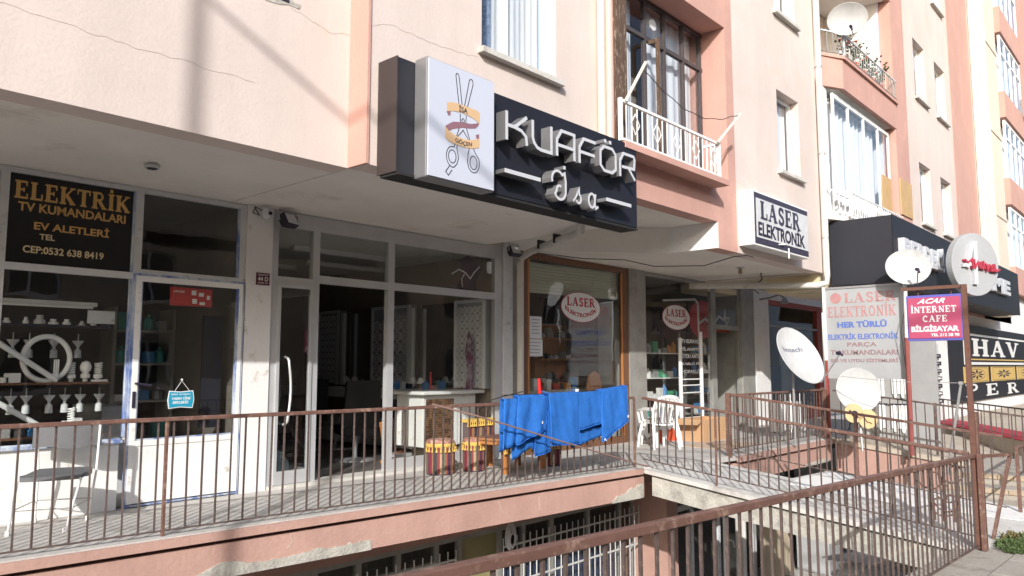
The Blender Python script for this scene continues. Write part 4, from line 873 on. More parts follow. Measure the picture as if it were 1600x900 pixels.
for i, (x0, x1, z0, z1, lb) in enumerate(((9.32, 9.62, 1.83, 2.19, 'upper white paper notice taped to the electronics shop window'), (9.26, 9.64, 1.55, 1.82, 'lower white paper notice taped to the electronics shop window'))):
    o = thing('notice', (x0, 7.99, z0), lb, 'notice', 'paper notices'); part(o, 'sheet', MB().box(x0, 8.02, z0, x1, 8.024, z1), M['paper']); mb = MB()
    for k in range(5): mb.box(x0 + .05, 8.0185, z1 - .06 - .055 * k, x1 - .05 - .03 * (k % 2), 8.0192, z1 - .045 - .055 * k)
    part(o, 'printed_lines', mb, mat('grey_print', (.35, .35, .37), .8))
o = thing('window_lettering', (13.9, 8, 1.3), 'small white words in five lines on the electronics entrance glass', 'lettering')
for k, s_ in enumerate(('TV KUMANDA', 'PİL ADAPTÖR', 'UYDU ANTEN', 'KABLO FİŞ', 'HOPARLÖR SES')):
    part(o, 'lettering', textmb(s_, .85 if k < 4 else 1.15, .085, .001, .04, 0, 0, 0).xf(frame((14.12, 8.024, 1.86 - .155 * k), FU)), M['white'])
o = thing('shop_logo', (15, 8.2, 2.2), 'red round logo with white script in the electronics shop entrance', 'logo')
part(o, 'disc', MB().poly(arc(0, 0, .62, .42, 0, 350, 36), .01).xf(frame((15.55, 8.3, 2.42), FU)), mat('logo_red', (.50, .02, .03), .4))
part(o, 'band', MB().box(15.62, 8.27, 2.16, 16.9, 8.29, 2.28), mat('logo_orange', (.55, .10, .05), .4))
part(o, 'lettering', MB().stroke([(-.2, -.1), (.1, .02), (.2, -.03), (.5, .05), (.55, -.04), (.75, .1), (1.0, .02), (1.05, .22), (1.1, -.08), (1.35, .12)], .05, .01).stroke([(.95, .05), (1.5, .12)], .05, .012).xf(frame((15.5, 8.26, 2.42), FU)), M['white'])

# ------------------------------------------------------------------ boards hung across the walkway
bd = thing('banner_board', (15.3, 5.5, 1.3), 'large pale grey board listing LASER ELEKTRONİK and its wares hung across the walkway', 'sign')
part(bd, 'sheet', MB().box(15.30, 4.12, 1.15, 15.32, 5.50, 2.88), M['sign_grey']); FB = frame((15.298, 5.50, 1.33), (0, -1, 0))
fr = MB().box(15.285, 4.10, 2.88, 15.335, 5.52, 2.92).box(15.285, 4.09, .1, 15.335, 4.12, 2.92)
part(bd, 'board_frame', fr, M['galv'])
part(bd, 'side_post', MB().box(15.27, 5.50, 1.5, 15.34, 5.545, 2.93), M['white_metal']); part(bd, 'side_post', MB().box(15.27, 5.50, 0, 15.34, 5.545, 1.498), mat('red_post', (.30, .06, .05), .6, var=.3))
part(bd, 'side_post', MB().box(15.27, 4.05, -.2, 15.34, 4.088, 2.0), mat('red_post2', (.30, .06, .05), .6, var=.3))
part(bd, 'logo', MB().poly(arc(0, 0, .105, .105, 0, 345, 24), .002).xf(frame((15.298, 5.30, 2.70), (0, -1, 0))), M['pale_red'])
part(bd, 'lettering', slab('LASER', .94, .19, .002, .36, 1.27, 1.1).xf(FB), M['pale_red']); part(bd, 'lettering', slab('ELEKTRONİK', 1.24, .20, .002, .04, 1.0, 1.1).xf(FB), M['pale_red'])
part(bd, 'lettering', textmb('HER TÜRLÜ', .9, .14, .002, .045, 0, .21, .79).xf(FB), M['blue_ink']); part(bd, 'lettering', textmb('ELEKTRİK ELEKTRONİK', 1.27, .14, .002, .03, 0, .03, .565).xf(FB), M['blue_ink'])
for tx, w_, h_, x, y in (('PARÇA', .54, .10, .38, .41), ('TV KUMANDALARI', 1.22, .095, .06, .27), ('SES VE UYDU SİSTEMLERİ', 1.22, .085, .06, .13)):
    part(bd, 'lettering', textmb(tx, w_, h_, .002, .03, 0, x, y).xf(FB), M['pale_brown'])
# white curtain samples shown under the board, on a grey display wall
cw = thing('display_wall', (16.6, 5.3, 0), 'grey display wall with hanging white curtain samples beside the curtain shop', 'display')
part(cw, 'wall_panel', MB().box(16.6, 4.55, -.3, 16.66, 5.44, 2.7), mat('grey_display', (.38, .38, .37), .8, var=.1)); part(cw, 'wall_panel', MB().box(16.6, 3.9, -.4, 16.66, 4.54, 2.6), mat('grey_display2', (.33, .33, .33), .8, var=.1))
for y0, y1, z0, z1 in ((4.85, 5.15, .72, 1.18), (4.42, 4.72, .80, 1.18), (4.85, 5.15, .12, .62), (4.42, 4.75, .12, .62)):
    part(cw, 'curtain_sample', MB().grid(lambda a, b: (16.56 + .02 * math.sin(a * 28), y0 + (y1 - y0) * a, z0 + .04 * math.sin(a * 14) * (1 - b) + (z1 - z0) * b), 40, 2), M['white'], smooth=True)
    part(cw, 'rod', MB().tube([(16.56, y0 - .04, z1 + .01), (16.56, y1 + .04, z1 + .01)], .014, 6), M['ink'])
part(cw, 'dark_label', MB().box(16.57, 4.55, 1.25, 16.59, 4.72, 1.42), M['ink'])
rl = thing('curtain_rod_display', (20.6, 5.1, .7), 'white board with short curtain rods on the white wall left of the black panel', 'display')
part(rl, 'backboard', MB().box(20.7, 5.15, .35, 22.2, 5.178, 1.95), M['greywhite'])
for k in range(7):
    z = .5 + .19 * k; part(rl, 'rod', MB().tube([(20.85, 5.10, z), (22.05, 5.10, z)], .03 if k in (1, 3, 4) else .018, 6), M['white'] if k in (0, 1, 3) else M['alu2'])
    part(rl, 'bracket', MB().cbox((22.05, 5.12, z), (.12, .08, .1)), M['ink']); part(rl, 'bracket', MB().cbox((20.88, 5.12, z), (.12, .08, .1)), M['ink'])

# ------------------------------------------------------------------ curtain shop: black canopy sign with disc, and wall panel
cs = thing('canopy_sign', (15.65, 4.3, 2.95), 'long black canopy sign with thick white letters and a round pale disc', 'sign')
part(cs, 'canopy_box', MB().prism([(15.66, 5.49), (15.66, 4.32), (28.8, 4.32), (28.8, 5.17), (19.49, 5.17), (19.49, 5.49)], 2.98, 4.28), M['dark_sign'])
part(cs, 'black_face', MB().box(15.65, 4.30, 2.97, 28.8, 4.318, 4.29), M['black'])
def fat(s_, x0, x1, z0, z1, y=4.30, dep=.12):
    t = textmb(s_, x1 - x0, z1 - z0, dep, .05, 0, 0, 0); part(cs, 'letter', t.xf(frame((x0, y, z0), FU)), M['letter_white'])
xx = 15.95
for ch, w_ in zip('PERDECİ', (.50, .48, .5, .5, .48, .42, .2)):
    fat(ch, xx, xx + w_ - .06, 3.45, 3.86 + (.11 if ch == 'İ' else 0)); xx += w_
xx = 20.6
for ch, w_ in zip('İŞLEME', (.6, 1.0, 1.0, 1.1, 1.4, 1.1)):
    fat(ch, xx, xx + w_ - .12, 3.44 - (.12 if ch == 'Ş' else 0), 3.86 + (.12 if ch == 'İ' else 0)); xx += w_
DX = (.87, -.493, 0); dn = Vector(DX).normalized().cross(Vector((0, 0, 1)))
dc = Vector((18.9, 3.70, 3.56)); FD = frame(dc, DX)
part(cs, 'disc', MB().poly(arc(0, 0, .66, .68, 0, 354, 60), .16).xf(FD), M['sign_grey'], 'round pale grey disc', bevel=.01)
FD2 = frame(dc + dn * .161, DX)
part(cs, 'disc_letter', MB().stroke([(-.30, -.08), (-.16, .36), (-.05, .42), (-.08, -.44)], .10, .07).stroke([(-.42, -.04), (-.02, .02)], .07, .06).xf(FD2), M['letter_white'])
hv = MB()
for s_ in ([(-.38, .08), (-.30, .02), (-.18, .10), (-.15, -.10)], [(-.12, .10), (-.10, -.08), (-.02, .04), (.04, -.1)], [(.06, .04), (.04, -.06), (.12, -.09), (.15, .02), (.17, -.1)], [(.20, .02), (.25, -.11), (.32, 0)], [(.36, -.02), (.36, -.13), (.44, -.13), (.46, -.03), (.48, -.14), (.6, -.10)]):
    hv.stroke(s_, .035, .09)
part(cs, 'script_letters', hv.xf(FD2), M['red_ink'])
for t in (-.3, .3): part(cs, 'disc_arm', MB().tube([dc + Vector(DX) * t, dc + Vector(DX) * t + Vector((.2, .45, 0))], .03, 6), M['galv'])
hp_ = thing('wall_panel_sign', (23.2, 5.15, .3), 'black wall panel with white letters HAV and PER and gold ornament tiles', 'sign')
part(hp_, 'panel', MB().box(23.35, 5.14, .36, 36, 5.18, 2.58), M['black']); FH = frame((0, 5.138, 0), FU)
bw_ = MB().box(25.0, 5.128, 1.42, 36, 5.138, 1.50).box(25.0, 5.128, 2.28, 36, 5.138, 2.34).box(24.9, 5.128, 1.42, 24.999, 5.138, 2.36); part(hp_, 'white_border', bw_, M['white'])
part(hp_, 'gold_line', MB().box(25.6, 5.130, 1.56, 36, 5.137, 1.60), M['tilegold'])
part(hp_, 'lettering', slab('HAV', 7.6, .52, .006, 26.0, 1.68, 1.15).xf(FH), M['white'])
for q_ in (('P', 1.7, 24.9, .50), ('E', 1.9, 27.6, .47), ('R', 2.1, 31.0, .44)): part(hp_, 'letter', slab(q_[0], q_[1], .36, .006, q_[2], q_[3], 1.15).xf(FH), M['white'])
for i, x in enumerate((24.75, 28.45, 32.9)):
    w_ = (3.3, 4.1, 4.6)[i]; tl = part(hp_, 'ornament_tile', MB().box(x, 5.126, .90, x + w_, 5.138, 1.36), M['tilegold']); og = MB(); cx = x + w_ / 2; fx = w_ / .46
    F2 = frame((cx, 5.1255, 1.13), FU)
    def sq(p): return [(a * fx, b) for a, b in p]
    og.stroke(sq([(-.2, -.2), (.2, -.2), (.2, .2), (-.2, .2)]), .012, .002, closed=True)
    if i != 1: og.stroke(sq(arc(0, 0, .16, .16, 0, 345, 24)), .012, .002, closed=True)
    for k in range(8):
        a = k * 45; og.poly(sq([(.02 * math.cos(R(a)), .02 * math.sin(R(a))), (.09 * math.cos(R(a + 16)), .09 * math.sin(R(a + 16))), (.15 * math.cos(R(a)), .15 * math.sin(R(a))), (.09 * math.cos(R(a - 16)), .09 * math.sin(R(a - 16)))]), .002)
    part(tl, 'ornament', og.xf(F2), M['ink'])

# ------------------------------------------------------------------ ACAR sign on its rusty frame
ac = thing('hanging_sign', (9.15, 1.85, 1.6), 'pinkish red ACAR İNTERNET CAFE sign in a violet frame hanging from a rusty post', 'sign')
part(ac, 'sign_box', MB().box(9.13, 1.87, 1.665, 9.23, 2.41, 2.155), M['acar_blue'], bevel=.004)
part(ac, 'face', MB().box(9.122, 1.885, 1.69, 9.129, 2.395, 2.13), M['acar_red']); FA = frame((9.1215, 2.395, 1.69), (0, -1, 0))
part(ac, 'lettering', textmb('ACAR', .28, .055, .002, .03, .5, .09, .372).xf(FA), M['white'])
part(ac, 'lettering', slab('İNTERNET', .44, .068, .002, .03, .275, 1.15).xf(FA), M['white']); part(ac, 'lettering', slab('CAFE', .24, .068, .002, .14, .175, 1.15).xf(FA), M['white'])
part(ac, 'lettering', textmb('BİLGİSAYAR', .46, .078, .002, .045, 0, .025, .07).xf(FA), M['white']); part(ac, 'lettering', textmb('TEL 212 28 90', .27, .032, .002, .03, 0, .215, .018).xf(FA), M['white'])
for y in (1.98, 2.30): part(ac, 'hook', MB().tube([(9.18, y, 2.156), (9.18, y, 2.21)], .006, 5), M['rust2'])
ap = thing('sign_post', (9.15, 1.85, -.45), 'tall rusty square post with an arm at the corner of the street railing', 'post')
part(ap, 'post', MB().box(9.125, 1.825, -.45, 9.175, 1.875, 2.25), M['rust2'], bevel=.004); part(ap, 'arm', MB().box(9.135, 1.876, 2.215, 9.17, 2.46, 2.25), M['rust2']); part(ap, 'brace_post', MB().box(9.176, 1.81, -.45, 9.25, 1.87, .92), M['rust'], bevel=.004)
part(ap, 'brace_post', MB().box(9.10, 1.77, -.46, 9.17, 1.82, .50), M['rust'], bevel=.004)

# ------------------------------------------------------------------ railings
BM = (M['rust'], M['bar'])
fence('terrace_railing', 'brown iron railing along the edge of the shop terrace', [(-2.0, Eg(-2) + .07, 0), (9.15, Eg(9.15) + .07, 0)], .97, .125, (.04, .035), .05, posts=[((9.15, Eg(9.15) + .07, 0), .014, 0, .95), ((2.9, Eg(2.9) + .07, 0), .013, 0, .95)], mats=BM)
fence('bridge_railing', 'brown railing running down the near side of the bridge', [(9.17, 5.84, 0), (9.17, 1.9, zb(1.9))], .97, .128, (.045, .035), .13, posts=[((9.17, 4.75, zb(4.75)), .012, 0, .95)], mats=BM)
nf = fence('street_railing', 'thick brown iron railing in the foreground along the street side of the pit', [(-1.2, 1.88, zs(-1.2)), (9.12, 1.85, zs(9.12))], .965, .132, (.05, .042), .055, mats=(M['rust'], M['bar']), bar=.0075)
fence('bridge_railing', 'brown railing on the far side of the bridge', [(11.25, 5.6, 0), (11.25, 1.95, -.43)], .97, .135, (.04, .035), .10, posts=[((11.25, 5.6, 0), .035, -.02, .97), ((11.25, 3.7, -.23), .02, 0, .95)], mats=BM)
fence('terrace_railing', 'brown railing of the terrace in front of the electronics shop', [(11.35, 5.62, 0), (15.3, 5.58, 0)], .95, .14, (.04, .035), .10, posts=[((15.25, 5.58, 0), .05, 0, .97)], mats=BM)
fence('ramp_railing', 'dark railing down the near side of the second bridge', [(15.5, 5.5, 0), (15.5, 1.95, -.42)], .93, .145, (.035, .03), .10, mats=(M['bar'], M['bar']), posts=[((15.5, 3.7, -.2), .02, 0, .93)])
fence('ramp_railing', 'thin dark railing beside the red carpet', [(17.0, 2.5, 0), (21.4, 5.1, 0)], .6, .3, (.03, .03), .06, mats=(M['bar'], M['bar']))
fence('street_railing', 'brown railing right of the rusty sign post beside the steps', [(11.8, 1.9, -.5), (17.5, 1.9, -.35)], .85, .42, (.045, .035), .5, mats=BM, bar=.012, posts=[((11.8, 1.9, -.5), .02, 0, .86)])
gp = thing('leaning_gate_frame', (9.9, 1.85, -.5), 'leaning brown square bar frame beside the rusty post', 'frame')
part(gp, 'upright', MB().tube([(9.85, 1.86, -.5), (9.92, 1.66, .44)], .026, 4), M['rust']); part(gp, 'top_bar', MB().tube([(9.92, 1.66, .44), (9.25, 1.84, .46)], .024, 4), M['rust'])
sw = thing('scroll_ornament', (9.2, 2.1, .2), 'rusty curled iron ornament on the bridge railing by the post', 'ornament')
for k, (y, z, s_) in enumerate(((2.25, .22, 1), (2.13, .10, -1), (2.05, .30, 1), (2.18, -.05, -1), (2.10, .0, 1))):
    p = [(9.15, y + s_ * (.02 + .012 * a) * math.cos(a * .55), z + (.02 + .012 * a) * math.sin(a * .55)) for a in range(12)]
    part(sw, 'scroll', MB().tube(p, .009, 5), M['rust2'])
for y in (2.05, 2.16, 2.24): part(sw, 'flat_bar', MB().tube([(9.15, y, -.22), (9.15, y + .03, .38)], .012, 4), M['rust2'])
gpz = thing('leaning_pole', (14, 3.2, -.2), 'thin grey steel pole leaning beside the dark ramp railing', 'pole')
part(gpz, 'pole', MB().tube([(14, 3.22, -.35), (14, 2.95, 1.12)], .022, 8), M['galv'], smooth=True); part(gpz, 'top_clamp', MB().cbox((14, 2.95, 1.12), (.06, .06, .05)), M['galv'])
part(gpz, 'wire', MB().tube([(14, 2.95, 1.12), (14.05, 4.0, 1.13), (14.1, 4.98, 1.22)], .007, 4), M['galv'])

ORD = ('first', 'second', 'third', 'fourth', 'fifth', 'sixth', 'seventh', 'eighth', 'ninth', 'tenth', 'eleventh', 'twelfth')
LEV = ('lowest', 'second', 'third', 'topmost')
# ------------------------------------------------------------------ satellite dishes
CR = Vector((math.sin(YAW), -math.cos(YAW), 0)); CF = Vector((math.cos(YAW), math.sin(YAW), 0)); UP = Vector((0, 0, 1))
def dish(c, aim, rx, ry, label, mount, lnb=(0, -1), roll=0, m='dishwhite', arm=True, text=None, group='satellite dishes', lnbkind='small'):
    """aim: direction the bowl faces; mount: list of points of its pole, last one at the bowl's back"""
    c = Vector(c); n = Vector(aim).normalized(); ex = UP.cross(n).normalized(); ey = n.cross(ex)
    ex2 = ex * math.cos(roll) + ey * math.sin(roll); ey2 = -ex * math.sin(roll) + ey * math.cos(roll)
    t = thing('satellite_dish', mount[0], label, 'satellite dish', group); N = 40; K = 7; mb = MB(); dep = .13 * (rx + ry)
    def P(r, a, o): return c + ex2 * (rx * r * math.cos(a)) + ey2 * (ry * r * math.sin(a)) + n * (dep * r * r + o - dep * .6)
    k0 = 0
    for o in (0, -.012):
        for i in range(K + 1):
            for j in range(N): mb.v.append(P(i / K + .001, 2 * math.pi * j / N, o))
    S_ = (K + 1) * N
    for q in (0, 1):
        for i in range(K):
            for j in range(N):
                a = q * S_ + i * N + j; b = q * S_ + i * N + (j + 1) % N; mb.f.append((a, b, b + N, a + N))
    for j in range(N): mb.f.append((K * N + j, K * N + (j + 1) % N, S_ + K * N + (j + 1) % N, S_ + K * N + j))
    part(t, 'bowl', mb, M[m], smooth=True)
    part(t, 'rim', MB().tube([P(1, 2 * math.pi * j / N, -.004) for j in range(N + 1)], .007, 5), M['dishwhite'], smooth=True)
    part(t, 'mount_pole', MB().tube(mount + [c - n * (dep * .62 + .05)], .02, 8), M['galv'])
    part(t, 'bracket', MB().tube([c - n * (dep * .62 + .07), c - n * (dep * .6 - .0)], .05, 8), M['galv'])
    if arm:
        d = (ex2 * lnb[0] + ey2 * lnb[1]).normalized(); rr = rx if abs(lnb[0]) > .7 else ry
        a0 = c + d * rr * .98 + n * (dep * .4); a1 = c + n * (rr * 1.25) + d * rr * .62
        part(t, 'feed_arm', MB().tube([c + d * rr * .8 - n * .02, a0 + d * .03, a1], .011, 6), M['galv'] if lnbkind == 'small' else M['dishwhite'])
        part(t, 'feed_head', MB().tube([a1, a1 + (c + n * 0 - a1).normalized() * .07], .03, 10).tube([a1 - n * .01, a1 + d * .06], .02, 8), M['ink'])
    if text:
        tm = textmb(text, rx * 1.0, ry * .16, .002, .01, 0, -rx * .52, ry * .22)
        for v in tm.v:
            r2 = (v.x / rx) ** 2 + (v.y / ry) ** 2; v.z = dep * r2 - dep * .6 + .004
        tm.v = [c + ex2 * v.x + ey2 * v.y + n * v.z for v in tm.v]; part(t, 'lettering', tm, mat('grey_blue_print', (.18, .20, .30), .5))
    return t
dish((13.5, 5.36, 1.56), CR * .42 - CF * .72 + UP * .46, .50, .56, 'tilted white satellite dish with dark lettering standing on the railing before the red framed window', [(13.45, 5.45, 0), (13.45, 5.45, 1.0)], lnb=(.35, -1), roll=0, text='botech')
dish((14.75, 4.78, .95), -CF * .95 - CR * .12 + UP * .18, .385, .40, 'round white satellite dish with two tan feed plates in front of the curtain samples', [(14.8, 4.9, -.15), (14.8, 4.9, .6)], arm=False)
tn = thing('feed_plates', (14.4, 4.7, .5), 'pair of round tan plastic plates in front of the lower satellite dish', 'plate')
for dx, dz, r_ in ((-.14, .0, .17), (.10, -.10, .17)):
    cc = Vector((14.35, 4.62, .56)) + CR * dx + UP * dz
    part(tn, 'plate', MB().tube([cc, cc - CF * .05], r_, 24), M['lnbtan'], bevel=.006); part(tn, 'knob', MB().tube([cc - CF * .05, cc - CF * .09], .05, 8).tube([cc - CF * .07 - CR * .09 + UP * .05, cc - CF * .07 + CR * .06 - UP * .07], .018, 5), M['ink'] if dx < 0 else M['lnbtan'])
part(tn, 'stem', MB().tube([(14.35, 4.62, -.1), (14.40, 4.66, .5)], .02, 6), M['galv'])
dish((15.1, 3.93, 3.17), -CF * .9 - CR * .25 + UP * .22, .375, .33, 'large round white satellite dish on the tall red pole beside the black canopy sign', [(15.15, 4.02, 2.2), (15.14, 4.0, 2.85)], lnb=(.35, -1))
rp = thing('dish_pole', (15.15, 4.02, -.15), 'red and grey pole carrying a satellite dish above the walkway', 'pole'); part(rp, 'pole', MB().tube([(15.15, 4.03, -.2), (15.15, 4.02, 1.9)], .04, 8), mat('red_pole', (.28, .08, .07), .6, var=.3)); part(rp, 'upper_pole', MB().tube([(15.15, 4.02, 1.9), (15.14, 4.0, 2.9)], .035, 8), M['greywhite'])
dish((15.72, 4.98, 8.42), -CF * .72 - CR * .30 - UP * .30, .38, .31, 'white satellite dish on the railing of the open upper balcony', [(15.9, 5.16, 7.75), (15.9, 5.14, 8.1)], lnb=(.3, -1))

# ------------------------------------------------------------------ lamps and camera under the soffit
def flood(x, y, z, lb, ang):
    t = thing('floodlight', (x, y, z), lb, 'lamp', 'floodlights'); Rm = Matrix.Translation((x, y, z)) @ Matrix.Rotation(R(ang), 4, 'Z') @ Matrix.Rotation(R(-28), 4, 'X')
    part(t, 'housing', MB().box(-.10, -.05, -.08, .10, .03, .08).box(-.07, .03, -.05, .07, .07, .05).xf(Rm), M['ink'], bevel=.006); part(t, 'lens', MB().box(-.085, -.056, -.065, .085, -.051, .065).xf(Rm), M['greywhite']); part(t, 'bracket', MB().tube([(x - .11, y, z), (x - .11, y + .02, z + .12), (x + .11, y + .02, z + .12), (x + .11, y, z)], .01, 5), M['galv'])
flood(4.80, 7.83, 3.07, 'grey floodlight at the top left corner of the hairdresser front', 20); flood(8.70, 7.80, 3.14, 'small black floodlight beside the drainpipe at the right end of the hairdresser', -5)
sc_ = thing('security_camera', (4.55, 7.9, 3.15), 'small white dome camera with dangling cable above the white pillar', 'camera'); part(sc_, 'body', MB().lathe([(.01, -.06), (.045, -.04), (.055, 0), (.05, .05)], (4.55, 7.88, 3.13), 14), M['greywhite'], smooth=True); part(sc_, 'eye', MB().tube([(4.56, 7.84, 3.13), (4.565, 7.81, 3.125)], .02, 8), M['ink']); part(sc_, 'cable', MB().tube([(4.5, 7.9, 3.16), (4.42, 7.9, 3.19), (4.4, 7.92, 3.12), (4.47, 7.9, 3.1), (4.44, 7.95, 3.2)], .007, 5), M['cable'])
for x, y, lb in ((2.88, 6.99, 'chrome recessed spotlight hanging under the soffit before the electric shop'), (13.4, 6.35, 'brass lamp socket hanging under the soffit before the electronics shop')):
    t = thing('soffit_lamp', (x, y, 3.15), lb, 'lamp', 'soffit lamps'); big = x < 5
    part(t, 'ring', MB().lathe([(.055, -.045), (.065, -.04), (.065, -.02), (.04, 0)] if big else [(.07, -.02), (.075, 0)], (x, y, 3.222), 16), M['alu'], smooth=True)
    part(t, 'lamp_body', MB().lathe([(.045, -.05), (.05, -.045)] if big else [(.025, -.13), (.04, -.11), (.03, -.05), (.035, -.01)], (x, y, 3.222), 12), M['ink'] if big else mat('brass_socket', (.35, .25, .16), .5))
vb = thing('vent_box', (4.85, 7.95, 3.05), 'small square grey vent on the header of the hairdresser front', 'vent'); part(vb, 'frame', MB().box(4.86, 7.96, 3.07, 5.02, 7.999, 3.19), M['alu']); part(vb, 'opening', MB().box(4.88, 7.95, 3.09, 5.0, 7.958, 3.17), mat('vent_brown', (.12, .07, .05), .7))
wl = thing('wall_lamp', (17.7, 7.9, 3.0), 'brownish wall lamp with bent arm above the white pillar', 'lamp'); part(wl, 'arm', MB().tube([(17.7, 7.92, 2.98), (17.7, 7.7, 3.0), (17.85, 7.5, 3.08), (18.05, 7.45, 3.02)], .02, 6), mat('wall_lamp_bronze', (.25, .20, .15), .5)); part(wl, 'shade', MB().lathe([(.10, -.1), (.04, .05)], (18.05, 7.45, 2.98), 10), M['galv'])
def cable(pts, lb, r=.008, nm='cable'): solo(nm, MB().tube(pts, r, 5), M['cable'], lb, 'cable', loc=pts[0])
cable([(9.2, 7.9, 3.20), (10.2, 7.6, 3.17), (11.0, 7.3, 3.2), (11.6, 7.1, 3.13), (11.9, 6.3, 3.10), (11.8, 5.7, 3.19), (11.75, 5.45, 3.18), (11.9, 5.40, 3.16)], 'black cable sagging under the soffit above the brown framed window')
cable([(14.4, 6.4, 3.2), (14.9, 6.6, 3.14), (16.2, 7.4, 3.1), (17.4, 7.8, 3.1)], 'black cable along the drain elbow at the end of the overhang', .012)
cable([(16.1, 5.55, 2.98), (16.3, 5.6, 3.4), (16.5, 5.6, 3.8), (16.4, 5.6, 4.3)], 'thin cable running up the pale yellow wall', .006)
cable([(15.3, 5.3, 2.98), (16.5, 4.6, 3.02), (17.5, 4.3, 2.93), (22, 4.3, 2.92)], 'cable strung under the black canopy sign', .012)

# ------------------------------------------------------------------ clothes line with blue towels
LY = lambda x: Eg(x) + .005
cable([(6.34, Eg(6.34) + .06, .97), (6.6, LY(6.6) - .02, 1.04), (6.95, LY(6.95), 1.09)], 'black cord from the terrace railing up to the towels', .006, 'cord')
LZ = lambda x: 1.085 + .045 * max(0, (x - 8.3)) + .02 * (x - 8) - .02 * math.sin(math.pi * max(0, min(1, (x - 6.6) / 2.3)))
cable([(6.6 + 2.35 * i / 20, LY(6.6 + 2.35 * i / 20), LZ(6.6 + 2.35 * i / 20)) for i in range(21)], 'line carrying the blue towels', .005, 'clothes_line')
def towel(x0, x1, df, dbk, lb, slant=0.0, yo=0.0, dz=0.0, sx=0.0, seed=0, fold=.5):
    rr = random.Random(seed); ph = rr.uniform(0, 6); L_ = df + dbk; nv = 30; k = rr.uniform(7, 11)
    def fn(a, b):
        s_ = b * L_; top = LZ(x0 + (x1 - x0) * a) + dz + .012; x = x0 + (x1 - x0) * a
        if s_ < df: q = df - s_; yl = LY(x); y = yl - .014 - yo - .012 * q - .018 * fold * math.sin(k * a + ph + q * 2.2) * min(1, q * 5) - .02 * fold * math.sin(3.1 * a + ph) * q; z = top - q; sgn = 1
        else: q = s_ - df; yl = LY(x); y = yl + .008 + .006 * math.sin(k * a + ph + 1 + q * 3) * min(1, q * 4); z = top - q; sgn = .7
        y += .006 * math.sin(x * 61 + q * 23 + ph) * math.sin(q * 31 + x * 17); x += sx * q * (1 if sgn == 1 else .6) + .012 * math.sin(q * 9 + ph) * (a - .5); z += slant * (a - .5) * (q / max(df, .01)) * 1.0
        return (x, y, z)
    mb = MB().grid(fn, 26, nv); o = thing('towel', (x0, 6.2, LZ(x0)), lb, 'towel', 'blue towels drying on the line'); c = part(o, 'cloth', mb, M['towel'], smooth=True)
    s = c.modifiers.new('thick', 'SOLIDIFY'); s.thickness = .007
    e0 = [Vector(fn(i / 26, 0)) for i in range(27)]; part(o, 'hem', MB().tube([Vector((p.x, p.y - .003, p.z)) for p in e0], .004, 5), M['towel_edge'], smooth=True)
    for a in (0, 1): part(o, 'hem', MB().tube([Vector(fn(a, j / nv * df / L_)) for j in range(nv + 1)], .004, 5), M['towel_edge'], smooth=True)
    return o
towel(6.60, 6.86, .56, .60, 'narrow blue towel at the left end of the line', .05, .035, -.04, -.10, 1, .7)
towel(6.80, 7.30, .50, .66, 'wide creased blue towel second from the left', .16, .06, -.01, -.10, 2, 1.0)
towel(7.08, 7.36, .70, .62, 'blue towel hanging behind and below the creased one', .04, .01, -.03, .04, 3, .7)
towel(7.28, 7.82, .66, .62, 'broad blue towel in the middle of the line beside the red peg', -.02, .085, .02, .02, 4, .6)
towel(7.78, 8.36, .46, .66, 'broad blue towel right of the middle with a white clip at its corner', .07, .05, 0, .02, 5, .4)
towel(8.28, 8.80, .58, .46, 'blue towel at the right end of the line with a slanting hem', .20, .07, .005, .0, 6, .4)
solo('peg', MB().tube([(7.28, 6.10, 1.0), (7.26, 6.10, 1.24)], .02, 8), M['redshiny'], 'tall red plastic peg sticking up behind the blue towels', 'peg', loc=(7.28, 6.10, 1.0))
for i, (x, z, lb) in enumerate(((7.80, 1.07, 'white clip on the line between the two broad towels'), (7.16, .72, 'small white tag hanging from the creased blue towel'), (8.34, .44, 'small white tag at the lower hem of the right broad towel'), (8.80, .72, 'white tag at the edge of the last blue towel'))):
    solo('clip', MB().cbox((x, LY(x) - .085, z), (.05, .02, .07 if i == 0 else .035)), M['white'], lb, 'clip', 'clips and tags on the towels', loc=(x, 6.06, z), bevel=.004)
cp = [(5.55, 6.14, .99), (6.1, 5.98, .84), (7.41, 5.84, .48), (9.0, 5.79, .07), (9.18, 5.78, .03)]
solo('prop_pole', MB().tube(cp, .010, 6), M['rodpaint'], 'thin slanting rod leaning across the terrace railing under the towels', 'rod', loc=cp[0])

# ------------------------------------------------------------------ grey chair before the electric shop
gc = thing('metal_chair', (2.35, 7.5, 0), 'worn grey vinyl chair with thin metal legs before the electric shop window', 'chair')
q = [(2.06, 7.36), (2.58, 7.14), (2.80, 7.56), (2.28, 7.80)]
def cur(a, b):
    x = (1 - a) * ((1 - b) * 2.04 + b * 2.32) + a * ((1 - b) * 2.52 + b * 2.74); y = (1 - a) * ((1 - b) * 7.34 + b * 7.74) + a * ((1 - b) * 7.18 + b * 7.56); return x, y
sm = MB()
for o in (0, -.035): sm.grid(lambda a, b, o=o: (*cur(.5 + (a - .5) * (1 - .12 * abs(2 * b - 1) ** 4), .5 + (b - .5) * (1 - .12 * abs(2 * a - 1) ** 4)), .475 + o + .018 * (2 * b - 1) ** 2 - .02 * (b < .05)), 10, 10)
n1 = 121
for k in range(10):
    for (a, b) in (((k) * 11, (k + 1) * 11), (10 + k * 11, 10 + (k + 1) * 11), (k, k + 1), (110 + k, 110 + k + 1)): sm.f.append((a, b, b + n1, a + n1))
part(gc, 'seat', sm, M['seatgrey'], smooth=True)
bk = MB()
for o in (0, .03): bk.grid(lambda a, b, o=o: (2.30 + .50 * a, 7.80 - .20 * a + o - .04 * math.sin(math.pi * a), .665 + .22 * b + .012 * math.sin(a * 9) * (1 - b)), 12, 5)
n1 = 78
